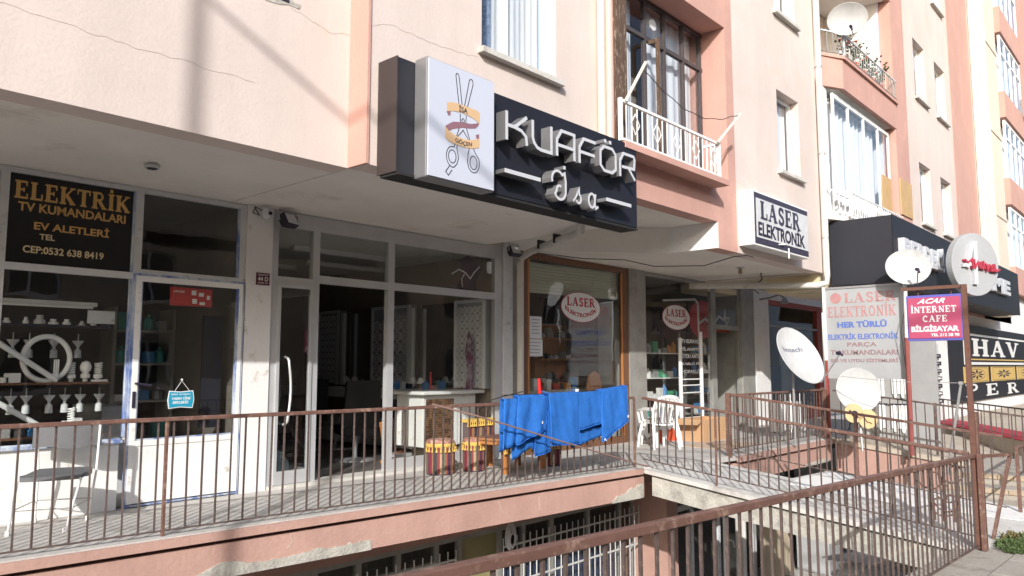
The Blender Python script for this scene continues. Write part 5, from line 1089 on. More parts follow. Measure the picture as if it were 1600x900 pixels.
for k in range(12):
    for r0 in (0, 5): a = k * 6 + r0; b = (k + 1) * 6 + r0; bk.f.append((a, b, b + n1, a + n1))
for k in range(5):
    for r0 in (0, 72): a = r0 + k; b = r0 + k + 1; bk.f.append((a, b, b + n1, a + n1))
part(gc, 'backrest', bk, M['seatgrey'], smooth=True)
for a, b, c in (((2.07, 7.36, .45), (2.04, 7.43, 0), 1), ((2.50, 7.20, .45), (2.41, 7.24, 0), 1)): part(gc, 'leg', MB().tube([a, b], .0105, 8), M['greywhite'])
for a, b in (((2.32, 7.80, .86), (2.37, 7.88, 0)), ((2.78, 7.60, .86), (2.73, 7.66, 0))): part(gc, 'leg', MB().tube([a, ((a[0] + b[0]) / 2 + .01, (a[1] + b[1]) / 2 - .03, .45), b], .0105, 8), M['white_metal'])
L4 = [(2.05, 7.41, .2), (2.45, 7.225, .2), (2.75, 7.64, .2), (2.36, 7.86, .2)]
for i in range(4): part(gc, 'brace', MB().tube([L4[i], L4[(i + 1) % 4]], .005, 5), M['galv'])
for p in ((2.04, 7.43), (2.41, 7.24), (2.37, 7.88), (2.73, 7.66)): part(gc, 'foot', MB().tube([(*p, .002), (*p, .04)], .018, 8), M['white'])

# ------------------------------------------------------------------ kilim stools and bench before the hairdresser
def tassels(cx, cy, z, r, n, ry=None):
    mb = MB(); ry = ry or r
    for k in range(n):
        a = 2 * math.pi * k / n; x, y = cx + r * math.cos(a), cy + ry * math.sin(a)
        mb.lathe([(.004, 0), (.011, -.012), (.007, -.022), (.017, -.062), (.010, -.066)], (x, y, z), 6)
    return mb
def pouf(x, y, r, h, lb, z=0):
    t = thing('kilim_stool', (x, y, z), lb, 'stool', 'striped kilim stools'); o = part(t, 'body', MB().lathe([(r * .97, .015), (r * 1.0, .05), (r * 1.0, h - .10), (r * .99, h - .02)], (x, y, z), 10), M['kilim'])
    o2 = part(t, 'cushion', MB().lathe([(r * 1.0, h - .03), (r * 1.02, h - .01), (r * .9, h + .03), (r * .5, h + .045), (.01, h + .045)], (x, y, z), 24), M['kilimtop'], smooth=True)
    part(t, 'fringe_band', MB().lathe([(r * 1.03, h - .055), (r * 1.045, h - .04), (r * 1.045, h - .02), (r * 1.02, h - .012)], (x, y, z), 24), M['tassel'])
    part(t, 'tassels', tassels(x, y, z + h - .055, r * 1.05, 22), M['tassel'], stuff=True)
    part(t, 'foot_ring', MB().lathe([(r * .95, 0), (r * .95, .015)], (x, y, z), 10), M['ink']); return t
pouf(6.93, 7.50, .19, .41, 'larger kilim stool with yellow tassels left of its twin, before the wicker cabinet')
pouf(7.42, 7.38, .15, .40, 'slimmer kilim stool with yellow tassels between the larger stool and the tasselled bench')
pouf(8.55, 7.0, .17, .36, 'dark striped kilim stool partly hidden behind the blue towels')
bn = thing('kilim_bench', (7.85, 7.0, 0), 'low wooden bench under a striped kilim cover with yellow tassels behind the towels', 'bench')
part(bn, 'seat', MB().box(7.38, 6.80, .37, 8.35, 7.35, .42), M['orangewood']); part(bn, 'cover', MB().box(7.36, 6.78, .421, 8.37, 7.37, .455).box(7.36, 6.775, .33, 8.37, 6.779, .455), M['kilimx'], bevel=.003)
tb = MB()
for i in range(26): tb.lathe([(.004, 0), (.011, -.012), (.007, -.022), (.017, -.062), (.010, -.066)], (7.38 + i * .0385, 6.768, .33), 6)
part(bn, 'tassels', tb, M['tassel'], stuff=True); part(bn, 'fringe_band', MB().box(7.36, 6.764, .325, 8.37, 6.774, .352), M['tassel'])
for x in (7.47, 8.22):
    for y in (6.84, 7.3): part(bn, 'leg', MB().box(x - .035, y - .03, 0, x + .035, y + .03, .369), M['orangewood'])
st2 = thing('kilim_chair', (7.75, 7.55, 0), 'upright kilim covered seat back with tassels standing behind the bench', 'chair')
part(st2, 'backrest', MB().box(7.42, 7.50, .30, 7.95, 7.60, .66), M['kilimx'], bevel=.01); part(st2, 'fringe_band', MB().box(7.40, 7.488, .63, 7.97, 7.61, .67), M['tassel'])
tb = MB()
for i in range(14): tb.lathe([(.004, 0), (.011, -.012), (.007, -.022), (.017, -.062), (.010, -.066)], (7.42 + i * .04, 7.485, .635), 6)
part(st2, 'tassels', tb, M['tassel'], stuff=True)
for x in (7.46, 7.91): part(st2, 'leg', MB().box(x - .03, 7.52, 0, x + .03, 7.58, .3), M['orangewood'])

# ------------------------------------------------------------------ white plastic chairs
def plastic_chair(x, y, rot, lb, z=0):
    t = thing('plastic_chair', (x, y, z), lb, 'chair', 'white plastic garden chairs'); Rm = Matrix.Translation((x, y, z)) @ Matrix.Rotation(R(rot), 4, 'Z')
    def pp(nm, mb, **k): part(t, nm, mb.xf(Rm), M['white'], **k)
    s = MB()
    for o in (0, -.018): s.grid(lambda a, b, o=o: ((a - .5) * (.44 - .05 * b), (b - .5) * .42, .43 + o + .02 * (2 * a - 1) ** 2 - .02 * b), 8, 8)
    for k in range(8):
        for (a, b) in ((k * 9, k * 9 + 9), (8 + k * 9, 17 + k * 9), (k, k + 1), (72 + k, 73 + k)): s.f.append((a, b, b + 81, a + 81))
    pp('seat', s, smooth=True)
    for sx in (-1, 1):
        pp('leg', MB().tube([(sx * .20, -.18, .43), (sx * .235, -.24, .2), (sx * .25, -.26, 0)], .030, 6, .02)); pp('leg', MB().tube([(sx * .19, .20, .43), (sx * .225, .27, .2), (sx * .24, .30, 0)], .030, 6, .02))
        pp('armrest', MB().tube([(sx * .235, -.21, .42), (sx * .265, -.22, .60), (sx * .27, -.15, .645), (sx * .27, .05, .65), (sx * .24, .22, .66)], .021, 8), smooth=True)
        pp('back_post', MB().tube([(sx * .20, .19, .43), (sx * .225, .25, .65), (sx * .20, .30, .80), (sx * .12, .32, .855)], .02, 8), smooth=True)
    pp('top_rail', MB().tube([(-.12, .32, .855), (0, .325, .87), (.12, .32, .855)], .024, 8), smooth=True)
    for i in range(4): xx = -.12 + .08 * i; pp('back_slat', MB().tube([(xx * .9, .20, .44), (xx, .26, .65), (xx * 1.0, .318, .855)], .016, 4))
    return t
plastic_chair(11.55, 7.05, 150, 'front white plastic chair beside the grey pillar'); plastic_chair(11.92, 7.22, 150, 'white plastic chair nested behind the front one, nearer the cardboard box')

ct = thing('cardboard_box', (13.2, 7.2, 0), 'open brown cardboard box on the terrace before the electronics shop', 'box')
part(ct, 'side', MB().box(12.95, 6.95, 0, 14.05, 6.965, .40), M['carton']); part(ct, 'side', MB().box(12.95, 7.5, 0, 14.05, 7.515, .40), M['carton']); part(ct, 'side', MB().box(12.95, 6.966, 0, 12.965, 7.499, .38), M['carton']); part(ct, 'side', MB().box(14.035, 6.966, 0, 14.05, 7.499, .40), M['carton'])
part(ct, 'flap', MB().add([(12.95, 6.95, .40), (12.95, 7.5, .40), (12.75, 7.5, .30), (12.75, 6.95, .32)], [(0, 1, 2, 3)]), M['carton'])
part(ct, 'bottom', MB().box(12.966, 6.966, .0, 14.034, 7.499, .02), M['carton'])
for i, (x, y) in enumerate(((12.45, 7.55), (12.95, 7.62))):
    t = thing('bucket', (x, y, 0), 'orange red plastic tub ' + ('under the plastic chairs' if i == 0 else 'between the chairs and the cardboard box'), 'bucket', 'orange red tubs')
    part(t, 'tub', MB().lathe([(.13, 0), (.17, .24), (.18, .25), (.16, .245), (.12, .02)], (x, y, 0), 18), M['bucket'], smooth=True); part(t, 'rim', MB().lathe([(.175, .235), (.188, .24), (.188, .255), (.175, .26)], (x, y, 0), 18), M['paper'])
mt_ = solo('doormat', MB().box(12.0, 6.0, .002, 13.3, 6.9, .012), mat('worn_buff_mat', (.52, .40, .30), .95, var=.15, vscale=3), 'worn buff mat on the terrace in front of the plastic chairs', 'mat', loc=(12.5, 6.4, 0))

# ------------------------------------------------------------------ electric shop display
def shelf(nm, x0, x1, y0, y1, z, m, lb):
    return solo(nm, MB().box(x0, y0, z - .02, x1, y1, z), m, lb, 'shelf', 'display shelves of the electric shop', loc=(x0, y0, z))
shelf('shelf', 1.2, 3.10, 8.30, 8.62, 1.235, M['wood'], 'brown middle display shelf carrying bulbs and the ring lamp'); shelf('shelf', 1.2, 3.10, 8.35, 8.62, 1.80, M['ink'], 'dark upper display shelf with small fittings'); shelf('shelf', 1.2, 3.10, 8.35, 8.62, .72, M['wood'], 'lowest display shelf behind the grey chair')
lt = thing('tube_lamp', (2, 8.4, 2), 'long white fluorescent tube lamp across the top of the display', 'lamp'); part(lt, 'batten', MB().box(1.3, 8.45, 2.0, 3.0, 8.52, 2.04), M['white_metal']); part(lt, 'tube', MB().tube([(1.35, 8.43, 1.985), (2.95, 8.43, 1.985)], .014, 8), M['bulb'])
pt = [(2.54 + .205 * math.cos(R(a)), 8.38, 1.465 + .215 * math.sin(R(a))) for a in range(0, 361, 10)]
solo('ring_lamp', MB().tube(pt, .026, 10), M['bulb'], 'large white circular fluorescent lamp on the middle shelf', 'lamp', smooth=True, loc=(2.54, 8.38, 1.25))
for a, b, lb in (((2.02, 8.25, 1.66), (2.62, 8.33, 1.255), 'upper slanting white tube leaning across the display'), ((1.9, 8.22, 1.20), (2.62, 8.3, .74), 'lower slanting white tube leaning behind the chair')): solo('lamp_tube', MB().tube([a, b], .026, 8), M['bulb'], lb, 'tube', 'slanting tubes', loc=b)
def cfl(x, y, z, h, r, kind, lb):
    t = thing('energy_saving_bulb', (x, y, z), lb, 'bulb', 'bulbs in the electric shop window'); part(t, 'socket', MB().lathe([(r * .5, 0), (r * .55, h * .15), (r * .95, h * .18), (r, h * .34), (r * .7, h * .40)], (x, y, z), 12), M['bulb'])
    if kind == 's': part(t, 'spiral', MB().tube([(x + r * .72 * math.cos(a * .5), y + r * .72 * math.sin(a * .5), z + h * .40 + h * .6 * a / 64) for a in range(65)], r * .17, 6), M['bulb'], smooth=True)
    elif kind == 'u':
        for dx in (-.5, .0, .5): part(t, 'glass_tube', MB().tube([(x + dx * r, y - .01, z + h * .4), (x + dx * r, y - .01, z + h)], r * .22, 8), M['bulb'], smooth=True)
    else: part(t, 'glass_bulb', MB().lathe([(r * .4, h * .38), (r * 1.1, h * .55), (r * 1.2, h * .72), (r * .8, h * .93), (.005, h)], (x, y, z), 16), M['bulb'], smooth=True)
cfl(2.10, 8.42, 1.238, .28, .05, 's', 'big spiral bulb at the left edge of the display'); cfl(2.62, 8.36, 1.238, .22, .035, 'u', 'three tube bulb standing in front of the ring lamp'); cfl(2.78, 8.42, 1.238, .19, .042, 's', 'spiral bulb just right of the ring lamp')
cfl(2.91, 8.42, 1.238, .21, .045, 'b', 'oval bulb between two spiral bulbs'); cfl(3.03, 8.42, 1.238, .19, .045, 's', 'spiral bulb right of the oval bulb')
for i, (x, w_, h_) in enumerate(((2.27, .12, .09), (2.20, .06, .05), (3.04, .14, .02))):
    solo('lamp_socket', MB().box(x - w_ / 2, 8.38, 1.237, x + w_ / 2, 8.46, 1.237 + h_), M['bulb'], ('square white ceramic socket on the middle shelf', 'small white plug beside the square socket', 'flat white base plate under the right spiral bulb')[i], 'socket', 'sockets', loc=(x, 8.4, 1.237))
rr = random.Random(4)
for i, x in enumerate((2.12, 2.20, 2.36, 2.48, 2.60, 2.72, 2.86, 2.97)):
    w_, h_ = rr.uniform(.05, .11), rr.uniform(.04, .10)
    solo('small_fitting', MB().lathe([(w_ / 2, 0), (w_ / 2, h_ * .4), (w_ * .28, h_ * .6), (w_ * .3, h_)], (x, 8.45, 1.802), 8), M['bulb'] if i % 3 else M['greywhite'], f'small electric fitting, {ORD[i]} from the left on the dark upper shelf', 'fitting', 'fittings on the upper shelf', loc=(x, 8.45, 1.80))
def holder(x, y, z, lb):
    t = thing('hanging_bulb_holder', (x, y, z), lb, 'bulb holder', 'hanging bulb holders')
    part(t, 'funnel', MB().lathe([(.006, .22), (.006, .15), (.055, .15), (.05, .135), (.014, .09), (.014, .065), (.032, .05), (.036, -.02), (.034, -.025)], (x, y, z), 10), mat('bulb_grey' + str(x), (.60, .60, .58), .4) if False else M['greywhite'], smooth=True)
for i, x in enumerate((2.02, 2.16, 2.29, 2.42, 2.62, 2.76, 2.90, 3.08)): holder(x, 8.5, .96, f'funnel shaped bulb holder, {ORD[i]} from left in the lower hanging row')
for i, x in enumerate((2.30, 2.44, 2.66, 2.88)): holder(x, 8.58, 1.50, f'funnel shaped bulb holder, {ORD[i]} from left in the row behind the ring lamp')
cfl(2.82, 8.48, .78, .20, .04, 's', 'spiral bulb hanging below the middle shelf')
solo('plate', MB().box(2.86, 8.30, 1.82, 3.12, 8.31, 1.95), M['greywhite'], 'grey reflected looking plate with dark characters on the upper shelf', 'plate', loc=(2.9, 8.3, 1.82))
# things inside, seen through the door
sh = thing('shelf_unit', (3.85, 8.9, 0), 'tall shelf with blue and white packages inside the electric shop door', 'shelf')
part(sh, 'frame', MB().box(3.6, 9.6, 0, 3.64, 10.0, 2.1).box(4.3, 9.6, 0, 4.34, 10.0, 2.1), M['alu2'])
for z in (.5, .95, 1.4, 1.8): part(sh, 'board', MB().box(3.641, 9.6, z, 4.299, 10.0, z + .03), M['alu2'])
def packs(x0, x1, y, zs_, n, seed, grp, where, dmax=.16, hmax=.22, names=('white', 'blue', 'teal', 'grey')):
    rr = random.Random(seed); cols = {'teal': 0, 'white': 1, 'red': 2, 'blue': 3, 'orange': 4, 'grey': 5, 'green': 6, 'black': 7, 'pink': 8}
    for zi, z in enumerate(zs_):
        x = x0
        for k in range(n):
            w_ = (x1 - x0) / n * rr.uniform(.55, .95); h_ = rr.uniform(.3, 1) * hmax; c = names[rr.randrange(len(names))]; kind = rr.random()
            if kind < .6:
                mb = MB().box(x, y, z, x + w_, y + rr.uniform(.5, 1) * dmax, z + h_); nm = 'package'
            else:
                r_ = min(w_, .12) / 2; mb = MB().lathe([(r_, 0), (r_, h_ * .7), (r_ * .4, h_ * .85), (r_ * .4, h_)], (x + w_ / 2, y + .06, z), 8); nm = 'bottle'
            solo(nm, mb, M['jelly'][cols[c]], (f'{c} {nm}, {ORD[k]} from left {where}' + (f', {LEV[zi]} board' if len(zs_) > 1 else '')), nm, grp, loc=(x + w_ / 2, y, z)); x += (x1 - x0) / n
packs(1.9, 3.08, 8.38, (.722,), 9, 51, 'things on the lowest display shelf', 'on the lowest display shelf of the electric shop', .14, .16, ('black', 'white', 'grey', 'blue'))
packs(3.66, 4.28, 9.62, (.532, .982, 1.432, 1.832), 4, 2, 'packages inside the electric shop', 'on the shelf behind the electric shop door')
solo('counter', MB().box(3.3, 9.0, 0, 3.6, 9.9, .95), M['greywhite'], 'pale counter end inside the electric shop', 'counter', loc=(3.4, 9, 0))
solo('dark_panel', MB().box(4.02, 8.2, .72, 4.24, 8.24, 1.95), M['black'], 'tall black panel leaning inside the electric shop door', 'panel', loc=(4.0, 8.2, .7))

# ------------------------------------------------------------------ inside the hairdresser
cb = thing('wicker_cabinet', (7.35, 8.3, .25), 'white cabinet with a dark wicker front at the street end of the salon counter', 'cabinet')
part(cb, 'body', MB().box(7.34, 8.32, .24, 8.40, 8.9, .98), M['white_panel'], bevel=.01); part(cb, 'top', MB().box(7.25, 8.22, .981, 8.5, 8.9, 1.03), M['white_panel'], bevel=.01)
part(cb, 'front_frame', MB().box(7.34, 8.30, .24, 7.38, 8.319, .97).box(7.93, 8.30, .24, 8.0, 8.319, .97).box(7.38, 8.30, .24, 7.93, 8.319, .29).box(7.38, 8.30, .92, 7.93, 8.319, .97), M['white_panel'])
wk = [mesh('wicker_strip', MB().box(0, -.012, 0, .06, 0, .028), M[m_]) for m_ in ('wicker', 'wicker2')]
rr = random.Random(11)
for j in range(20):
    for i in range(9):
        o = inst(cb, 'wicker_strip', wk[rr.randrange(2)], (7.383 + .0605 * i, 8.316 - .006 * rr.random(), .292 + .0312 * j))
part(cb, 'foot', MB().box(7.6, 8.4, 0, 8.3, 8.85, .239), M['beige'])
co = thing('salon_counter', (8.2, 9, .8), 'long white counter along the mirrored wall inside the hairdresser', 'counter')
part(co, 'counter_top', MB().box(7.95, 8.901, .97, 8.6, 13.2, 1.02), M['white_panel']); part(co, 'apron', MB().box(7.99, 8.901, .86, 8.6, 13.2, .969), M['white_panel']); part(co, 'lower_cupboard', MB().box(8.3, 8.901, .05, 8.6, 13.2, .5), M['greywhite'])
lpz = [(7.95, 8.83), (9.92, 10.95), (11.92, 12.6)]
for k, (a, b) in enumerate(lpz):
    t = thing('lattice_panel', (8.5, a, 1.05), ('nearest', 'middle', 'farthest')[k] + ' white lattice wall panel between the salon mirrors', 'panel', 'lattice panels')
    if k == 0: a = 8.16
    part(t, 'backing', MB().box(8.45, a, 1.05, 8.6, b, 2.42), M['lattice_back']); part(t, 'front_frame', MB().box(8.42, a, 1.05, 8.449, a + .05, 2.42).box(8.42, b - .05, 1.05, 8.449, b, 2.42).box(8.42, a + .05, 2.37, 8.449, b - .05, 2.42), M['lattice'])
    lm = MB(); ny = 5; s_ = (b - a - .1) / ny
    for iy in range(ny):
        for iz in range(int(1.3 / s_)):
            for (rr_, w_) in ((.47, .012),): 
                c_ = [( .5 * s_ + iy * s_ + rr_ * s_ * math.cos(R(60 * q + 30)), (.5 + iz) * s_ + rr_ * s_ * math.sin(R(60 * q + 30))) for q in range(6)]
                lm.stroke(c_, .018, .01, closed=True)
                lm.stroke([(.5 * s_ + iy * s_ + .2 * s_ * math.cos(R(60 * q)), (.5 + iz) * s_ + .2 * s_ * math.sin(R(60 * q))) for q in range(6)], .012, .008, closed=True)
    lm.xf(frame((8.449, b - .05, 1.06), (0, -1, 0))); o = part(t, 'lattice', lm, M['lattice'])
for k, (a, b) in enumerate(((8.84, 9.82), (10.97, 11.74))):
    t = thing('mirror', (8.55, a, 1.1), ('nearer' if k == 0 else 'farther') + ' tall salon mirror with a white edge strip', 'mirror', 'salon mirrors'); part(t, 'mirror_glass', MB().box(8.56, a, 1.05, 8.59, b, 2.4), M['mirror']); part(t, 'edge_strip', MB().box(8.40, b, 1.05, 8.47, b + .08, 2.36), M['led'])
def mlamp(y, lb):
    t = thing('make_up_lamp', (8.2, y, 1.02), lb, 'lamp', 'small lamps on the salon counter'); part(t, 'stem', MB().lathe([(.05, 0), (.05, .01), (.008, .02), (.008, .14)], (8.2, y, 1.02), 10), M['galv']); part(t, 'lamp_shade', MB().lathe([(.075, .09), (.035, .19)], (8.2, y, 1.02), 14), M['white'], smooth=True)
for i, y in enumerate((9.35, 9.55, 11.1, 11.35)): mlamp(y, ('nearest', 'second nearest', 'third', 'farthest')[i] + ' little white shaded lamp on the salon counter')
packs(8.02, 8.5, 9.05, (1.021,), 3, 6, 'bottles on the salon counter', 'on the near end of the salon counter', .1, .16, ('white', 'blue', 'pink')); packs(8.02, 8.4, 9.75, (1.021,), 3, 8, 'bottles on the salon counter', 'before the middle lattice panel', .1, .14, ('blue', 'black', 'white')); packs(8.02, 8.4, 12.0, (1.021,), 3, 9, 'bottles on the salon counter', 'at the far end of the salon counter', .1, .2, ('white', 'black', 'grey'))
solo('red_tube', MB().tube([(8.05, 8.95, 1.02), (8.05, 8.95, 1.30)], .015, 6), M['redshiny'], 'thin red tube standing on the counter beside the lattice panel', 'tube', loc=(8.05, 8.95, 1.02))
wp = thing('lace_figure', (8.3, 8.3, 1.03), 'purple and white paper figure decoration before the near lattice panel', 'decoration')
part(wp, 'figure', MB().add([(8.30, 8.30, 1.03), (8.30, 8.44, 1.03), (8.30, 8.40, 1.3), (8.31, 8.46, 1.62), (8.31, 8.40, 1.92), (8.30, 8.32, 1.80), (8.30, 8.30, 1.45)] + [(8.32, 8.30, 1.03), (8.32, 8.44, 1.03), (8.32, 8.40, 1.3), (8.33, 8.46, 1.62), (8.33, 8.40, 1.92), (8.32, 8.32, 1.80), (8.32, 8.30, 1.45)], [(0, 1, 2, 3, 4, 5, 6), (13, 12, 11, 10, 9, 8, 7)] + [(i, (i + 1) % 7, 7 + (i + 1) % 7, 7 + i) for i in range(7)]), mat('purple_white_print', (.55, .52, .60), .7, col2=(.16, .04, .12), amt=.9, c2scale=7))
dg = thing('window_decal', (7.7, 8.05, 2.5), 'dark vinyl decal of a swirling white bird shape on the upper salon glass', 'decal')
part(dg, 'dark_shape', MB().poly([(0, .0), (.10, .25), (.05, .42), (.22, .50), (.42, .46), (.52, .30), (.40, .12), (.42, .0), (.2, -.06)], .001).xf(frame((7.72, 8.046, 2.52), FU)), mat('violet_decal', (.03, .012, .03), .6))
part(dg, 'white_swirl', MB().stroke([(-.1, .18), (.05, .26), (.18, .22), (.28, .14), (.36, .24), (.48, .34)], .016, .001).stroke([(.12, .0), (.1, .12), (.16, .2)], .012, .001).xf(frame((7.72, 8.0445, 2.54), FU)), M['white'])
def salon_chair(x, y, rot, lb):
    t = thing('salon_chair', (x, y, 0), lb, 'chair', 'black salon chairs'); Rm = Matrix.Translation((x, y, 0)) @ Matrix.Rotation(R(rot), 4, 'Z')
    def pp(nm, mb, m_, **k): part(t, nm, mb.xf(Rm), M[m_], **k)
    pp('base', MB().lathe([(.30, 0), (.30, .015), (.06, .04), (.035, .06), (.035, .36)], (0, 0, 0), 20), 'alu', smooth=True); pp('seat', MB().box(-.26, -.26, .38, .26, .26, .52), 'blackleather', bevel=.03); pp('backrest', MB().grid(lambda a, b: ((a - .5) * (.56 - .06 * b), .24 + .10 * b - .10 * math.sin(math.pi * a), .50 + .68 * b), 12, 8).grid(lambda a, b: ((a - .5) * (.56 - .06 * b), .32 + .10 * b - .08 * math.sin(math.pi * a), .50 + .68 * b), 12, 8), 'blackleather', smooth=True)
    for sx in (-1, 1): pp('armrest', MB().tube([(sx * .28, .2, .72), (sx * .30, -.22, .70), (sx * .30, -.24, .5)], .025, 8), 'blackleather')
    pp('footrest', MB().tube([(-.18, -.30, .4), (-.18, -.50, .12), (.18, -.50, .12), (.18, -.30, .4)], .014, 6), 'alu')
salon_chair(7.05, 9.5, 160, 'black salon chair in the open doorway of the hairdresser'); salon_chair(7.25, 11.2, 170, 'second black salon chair deeper inside the hairdresser'); salon_chair(6.2, 10.4, 60, 'black salon chair seen dimly behind the closed door leaf')
solo('plastic_bag', MB().lathe([(.10, 0), (.13, .1), (.12, .25), (.06, .33), (.08, .38)], (5.08, 8.35, 0), 12), M['bag'], 'pale blue plastic bag standing behind the glass door of the hairdresser', 'bag', smooth=True, loc=(5.08, 8.35, 0))
wt = thing('wooden_stand', (7.0, 8.6, 0), 'orange wooden folding stand behind the salon window', 'stand'); part(wt, 'leg', MB().tube([(6.75, 8.5, .62), (6.95, 8.6, .02)], .035, 4), M['orangewood']); part(wt, 'leg', MB().tube([(6.9, 8.7, .05), (7.2, 8.6, .18)], .03, 4), M['orangewood']); part(wt, 'tray', MB().box(7.0, 8.5, .12, 7.3, 8.8, .16), M['alu'])
for x, y in ((5.9, 9.4), (7.1, 9.8), (6.5, 11.5)):
    pass
for k, (x, y) in enumerate(((6.0, 9.6), (7.0, 10.8), (5.6, 11.6))): pw('ceiling_strip', MB().box(x, y, 3.05, x + 1.7, y + .10, 3.118), M['white'])
pw('interior_wall', MB().box(4.9, 13.1, 0, 6.8, 13.3, 3.0), M['int_dark'])

# ------------------------------------------------------------------ inside the electronics shop
ws = thing('display_shelving', (12.8, 8.4, 0), 'glass shelving with small goods behind the electronics entrance', 'shelf')
for x in (12.8, 14.75): part(ws, 'upright', MB().box(x, 8.42, 0, x + .04, 8.46, 2.1), M['alu2'])
for z in (.35, .72, 1.13, 1.64): part(ws, 'board', MB().box(12.841, 8.36, z, 14.749, 8.7, z + .02), M['white'])
packs(12.86, 14.7, 8.42, (.372, .742, 1.152, 1.662), 9, 21, 'goods on the electronics shop shelving', 'on the glass shelving behind the entrance', .14, .27, ('teal', 'white', 'green', 'orange', 'grey', 'blue', 'pink', 'white'))
ws = thing('display_shelving', (15.6, 8.5, 0), 'dark shelf with packages at the right of the electronics entrance', 'shelf')
for z in (.3, .75, 1.2, 1.65): part(ws, 'board', MB().box(15.65, 8.6, z, 16.7, 8.95, z + .03), M['alu2'])
packs(15.7, 16.7, 8.62, (.332, .782, 1.232, 1.682), 4, 31, 'packages on the right shelf of the electronics shop', 'on the dark shelf right of the entrance', .2, .32, ('white', 'blue', 'red', 'white', 'teal'))
wsn = thing('white_rack', (13.8, 7.8, .2), 'tall white metal display rack standing before the electronics glass', 'rack')
for x in (13.75, 14.6): part(wsn, 'upright', MB().tube([(x, 7.85, .05), (x, 7.85, 1.95 if x < 14 else 2.1)], .04, 6), M['white'])
for z in (.35, .55, .85, 1.0, 1.12): part(wsn, 'crossbar', MB().tube([(13.79, 7.85, z), (14.56, 7.85, z)], .014, 5), M['white'])
part(wsn, 'hoop', MB().tube([(13.2, 7.9, 2.68), (14.5, 7.9, 2.78), (14.62, 7.9, 2.7), (14.62, 7.9, 2.1)], .022, 6), M['galv'])
wb = thing('workbench', (9.3, 8.9, 0), 'cluttered workbench behind the brown framed window', 'bench'); part(wb, 'worktop', MB().box(9.2, 8.6, .92, 12.0, 9.4, .97), M['alu2'])
for x in (9.3, 11.8): part(wb, 'leg', MB().box(x, 8.7, 0, x + .08, 9.3, .919), M['alu2'])
packs(9.3, 11.5, 8.7, (.971,), 12, 41, 'things on the workbench', 'on the workbench behind the brown framed window', .12, .24, ('white', 'blue', 'red', 'grey', 'green', 'orange', 'black'))
oc = thing('orange_cabinet', (11.2, 9.6, 0), 'orange brown wooden cabinet at the right of the brown framed window', 'cabinet'); part(oc, 'carcass', MB().box(11.2, 9.5, 0, 12.15, 9.9, 2.2), M['orangewood']); 
for z in (.6, 1.05, 1.5, 1.9): part(oc, 'board', MB().box(11.15, 9.3, z, 12.15, 9.499, z + .03), M['orangewood'])
packs(11.2, 12.1, 9.32, (.632, 1.082, 1.532, 1.932), 6, 43, 'things in the orange cabinet', 'in the orange cabinet', .12, .2, ('white', 'grey', 'black'))
o = thing('office_chair', (11.75, 8.5, 0), 'rounded tan seat back behind the brown framed window', 'chair'); part(o, 'backrest', MB().poly([(-.22, 0), (.22, 0), (.24, .4), (.16, .62), (0, .68), (-.16, .62), (-.24, .4)], .05).xf(frame((11.68, 8.5, .62), FU)), mat('tan_seat', (.42, .22, .12), .6), bevel=.02); part(o, 'stem', MB().tube([(11.68, 8.5, 0), (11.68, 8.5, .62)], .03, 8), M['galv'])
wf = thing('window_goods', (18.6, 8.5, 0), 'picture boards leaning behind the red framed window', 'boards')
for i, (x, z, a, b) in enumerate(((18.5, .5, .8, 1.3), (19.5, .4, .7, 1.0), (20.4, .5, .8, 1.5))): part(wf, 'board', MB().box(x, 8.4 + .1 * i, z, x + a, 8.43 + .1 * i, z + b), (M['greywhite'], M['ink'], M['alu2'])[i])
wc = thing('white_crate', (16.2, 6.8, 0), 'white wire rack with white boxes below the botech dish', 'rack')
for i in range(6): part(wc, 'wire', MB().tube([(15.6 + .25 * i, 6.6, 0), (15.6 + .25 * i, 6.6, .8)], .012, 5), M['white'])
part(wc, 'panel', MB().box(15.7, 6.7, .02, 17.0, 6.9, .62), M['white_panel'])

# ------------------------------------------------------------------ pit odds and ends
hs = thing('hose_coil', (7.69, 6.95, -.85), 'coil of pale hose hanging at the left of the white grille', 'hose')
for k in range(7):
    rr = random.Random(k); cx = 7.69 + rr.uniform(-.01, .01); a_, b_ = .10 - .008 * k, .17 - .015 * k
    part(hs, 'loop', MB().tube([(cx + a_ * math.sin(R(t)), 6.96 - .006 * k, -.84 - .02 * k * .3 + b_ * math.cos(R(t))) for t in range(-165, 166, 15)], .010, 6), M['greywhite'], smooth=True)
ar = thing('corrugated_sheet', (11.6, 3.6, -1.2), 'white ribbed sheet lying in the pit under the landing', 'sheet'); part(ar, 'ribbed_sheet', MB().grid(lambda a, b: (10.6 + 2.2 * a, 2.9 + 1.1 * b, -1.15 - .25 * a + .02 * math.sin(b * 60) - .25 * (a > .98)), 12, 60), M['white_metal'], smooth=True)
cv = solo('curved_board', MB().poly([(0, 0), (1.5, 0), (1.45, .5), (1.1, .95), (.6, 1.1), (0, 1.15)], .04).xf(frame((14.9, 6.8, -2.9), FU)), mat('buff_board', (.52, .44, .32), .8, var=.15), 'curved buff board standing in the shade of the pit', 'board', loc=(15, 6.8, -2.9))
vp = thing('white_pipe', (12.2, 6.2, -3), 'white pipe with a tap in front of the pit glazing', 'pipe'); part(vp, 'pipe', MB().tube([(12.2, 6.2, -3), (12.2, 6.2, -.42)], .03, 8), M['white'], smooth=True); part(vp, 'tap', MB().tube([(12.2, 6.2, -1.5), (12.2, 6.05, -1.5), (12.2, 6.03, -1.6)], .02, 6), M['galv'])

